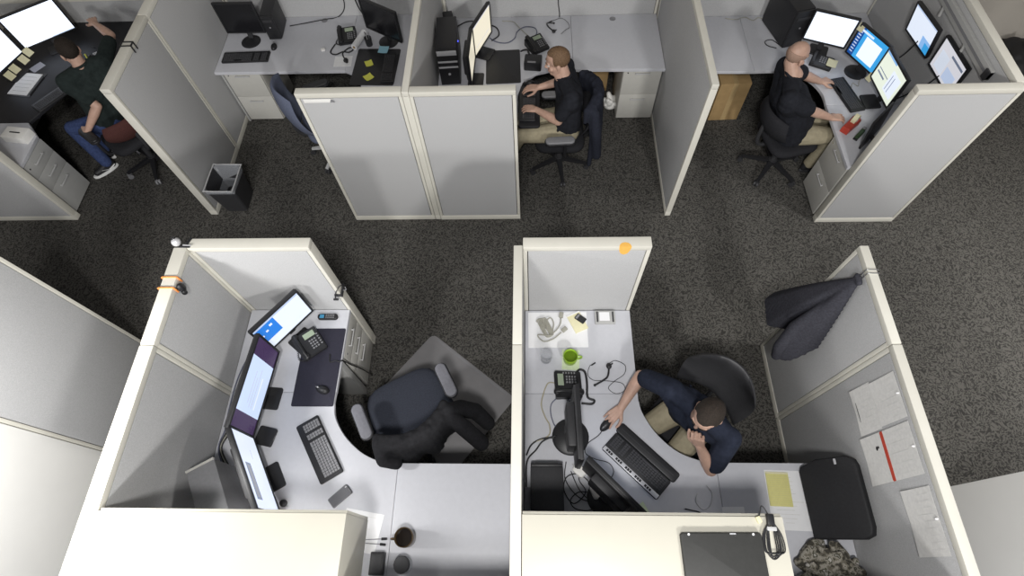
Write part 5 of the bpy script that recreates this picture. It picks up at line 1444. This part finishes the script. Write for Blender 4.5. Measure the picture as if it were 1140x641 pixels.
# man in navy, front cubicle: mouse in the right hand, chin resting on the left
bf = V(-.70, -.72, 0)
person('man in a navy polo at the front desk, chin on his hand', dict(
    head=(1.035, .845, 1.255), hf=(-.62, -.60, -.42), hu=(.1, .1, 1), pelvis=(1.14, 1.02, .575), chest=(1.075, .945, .90), neck=(1.055, .90, 1.09), bf=bf,
    shL=(1.215, .755, 1.035), shR=(.90, 1.055, 1.055), elL=(.25, -.5, -.9), elR=(-.1, 1, -.35), wrL=(1.035, .715, 1.00), wrR=(.60, 1.005, .785),
    handL=((-.35, .25, .85), (-.3, -.9, .1), (-.7, .6, .2), (1.1, 1.2, .7), .04, .35), handR=((-.75, -.62, -.18), (-.1, .05, 1), (.6, -.7, 0), (.25, .35, .3), .12, .1),
    knL=(.87, .63, .53), knR=(.73, .88, .53), anL=(.83, .55, .10), anR=(.62, .80, .10), toeL=bf, toeR=bf, hair=M_HAIRB, shirt=M_SHIRTN, pants=M_KHAKI, girth=1.06, sleeve=.78))
# man with light brown hair typing
bf = V(-1, -.03, 0)
person('man with light brown hair in a black shirt, typing', dict(
    head=(.225, 3.865, 1.255), hf=(-.95, .05, -.22), pelvis=(.34, 3.82, .575), chest=(.345, 3.81, .93), neck=(.285, 3.84, 1.135), bf=bf,
    shL=(.345, 3.625, 1.085), shR=(.32, 4.02, 1.085), elL=(.2, -.5, -1), elR=(.2, .5, -1), wrL=(.045, 3.80, .785), wrR=(.07, 4.07, .80),
    handL=((-1, .3, -.08), (0, 0, 1), (0, 1, 0), (.3, .4, .3), .10, .1), handR=((-1, 0, -.05), (0, 0, 1), (0, -1, 0), (.25, .35, .3), .10, .1),
    knL=(-.11, 3.72, .53), knR=(-.11, 3.93, .53), anL=(-.30, 3.72, .10), anR=(-.28, 3.95, .10), toeL=bf, toeR=bf, hair=M_HAIRL, shirt=M_SHIRT, pants=M_KHAKI, girth=1.0))
# bald man
bf = V(.97, .20, 0)
person('bald man in a black polo typing at the right-hand back cubicle', dict(
    head=(2.205, 3.835, 1.285), hf=(.86, .42, -.25), pelvis=(2.41, 3.735, .575), chest=(2.275, 3.735, .94), neck=(2.215, 3.765, 1.155), bf=bf,
    shL=(2.225, 3.955, 1.09), shR=(2.165, 3.535, 1.10), elL=(-.2, .5, -1), elR=(-.2, -.5, -1), wrL=(2.70, 4.09, .785), wrR=(2.665, 3.625, .80),
    handL=((.95, .35, -.12), (0, 0, 1), (0, -1, 0), (.3, .4, .3), .10, .1), handR=((1, .15, -.12), (0, 0, 1), (0, 1, 0), (.2, .35, .3), .12, .1),
    knL=(2.86, 3.90, .53), knR=(2.85, 3.66, .53), anL=(2.84, 3.92, .10), anR=(2.80, 3.70, .10), toeL=bf, toeR=bf, hair=M_HAIRS, hairstyle='bald', shirt=M_SHIRT, pants=M_KHAKI, girth=1.22, belly=.045, sleeve=.8))
# man in jeans
bf = V(-.75, .65, 0)
person('man in blue jeans and a dark tee reaching up at the top left desk', dict(
    head=(-4.165, 4.12, 1.255), hf=(-.78, .60, -.18), pelvis=(-4.20, 3.985, .575), chest=(-4.15, 4.03, .93), neck=(-4.145, 4.085, 1.135), bf=bf,
    shL=(-4.285, 3.95, 1.08), shR=(-3.985, 4.19, 1.10), elL=(.5, -.4, -1), elR=(.8, .2, .1), wrL=(-4.27, 3.735, .69), wrR=(-4.20, 4.64, 1.16),
    handL=((-.8, .1, -.2), (0, -.3, 1), (.0, 1, 0), (.4, .5, .4), .08, .2), handR=((-.62, .72, .05), (0, 0, 1), (-.7, -.6, 0), (.3, .3, .3), .12, .1),
    knL=(-4.60, 3.90, .545), knR=(-4.52, 4.20, .545), anL=(-4.55, 3.84, .10), anR=(-4.63, 4.0, .10), toeL=(-.6, -.6, 0), toeR=(-.8, .1, 0), hair=M_HAIRB, shirt=M_SHIRTG, pants=M_JEANS, girth=.98, sneaker=True))

# ------------------------------------------------------------------ camera and light
cam = bpy.data.cameras.new('camera'); co = bpy.data.objects.new('camera', cam); COL.objects.link(co)
cam.sensor_fit = 'HORIZONTAL'; cam.sensor_width = 36; cam.lens = 36 * 607.48 / 1140; cam.clip_start = .05
RM = Matrix(((0.99931, 0.00505, 0.03691), (0.0126, 0.88648, -0.46259), (-0.03505, 0.46273, 0.8858)))
co.matrix_world = Matrix.Translation((0, 0, 4.5)) @ RM.to_4x4()
scn.camera = co

def area(name, loc, target, sx, sy, power, col=(1, 1, 1)):
    l = bpy.data.lights.new(name, 'AREA'); l.shape = 'RECTANGLE'; l.size = sx; l.size_y = sy; l.energy = power; l.color = col
    o = bpy.data.objects.new(name, l); COL.objects.link(o); o.location = loc
    o.rotation_euler = (Vector(target) - Vector(loc)).to_track_quat('-Z', 'Y').to_euler(); return o
area('ceiling_light_left', (-2.72, .40, 2.37), (-2.3, .5, .6), .25, .25, 38, (1, .99, .97))
area('ceiling_light_overhead', (-.1, -.98, 5.7), (0, .9, 0), .45, .45, 160, (1, .985, .96))
area('under_bin_task_light', (-1.5, .12, 1.225), (-1.5, .12, 0), .2, .04, 3.6, (1, .98, .95))
area('ceiling_light_front_right', (2.3, -4.2, 5.2), (-1.2, 1.5, .8), .5, .5, 255, (1, .985, .955))
area('ceiling_light_front_left', (-1.4, -4.6, 5.2), (1.4, 1.5, .8), .6, .6, 170, (1, .985, .955))
rl = area('ceiling_light_right', (4.8, 1.4, 4.62), (4.6, 1.4, 0), .6, .6, 62, (1, .985, .96)); rl.data.spread = math.radians(95)
w = bpy.data.worlds.new('world'); scn.world = w; w.use_nodes = True
w.node_tree.nodes['Background'].inputs[0].default_value = (.78, .85, 1, 1); w.node_tree.nodes['Background'].inputs[1].default_value = .25
scn.view_settings.view_transform = 'Standard'; scn.view_settings.look = 'None'; scn.view_settings.gamma = 1
scn.view_settings.use_curve_mapping = False
scn.view_settings.exposure = 0.05
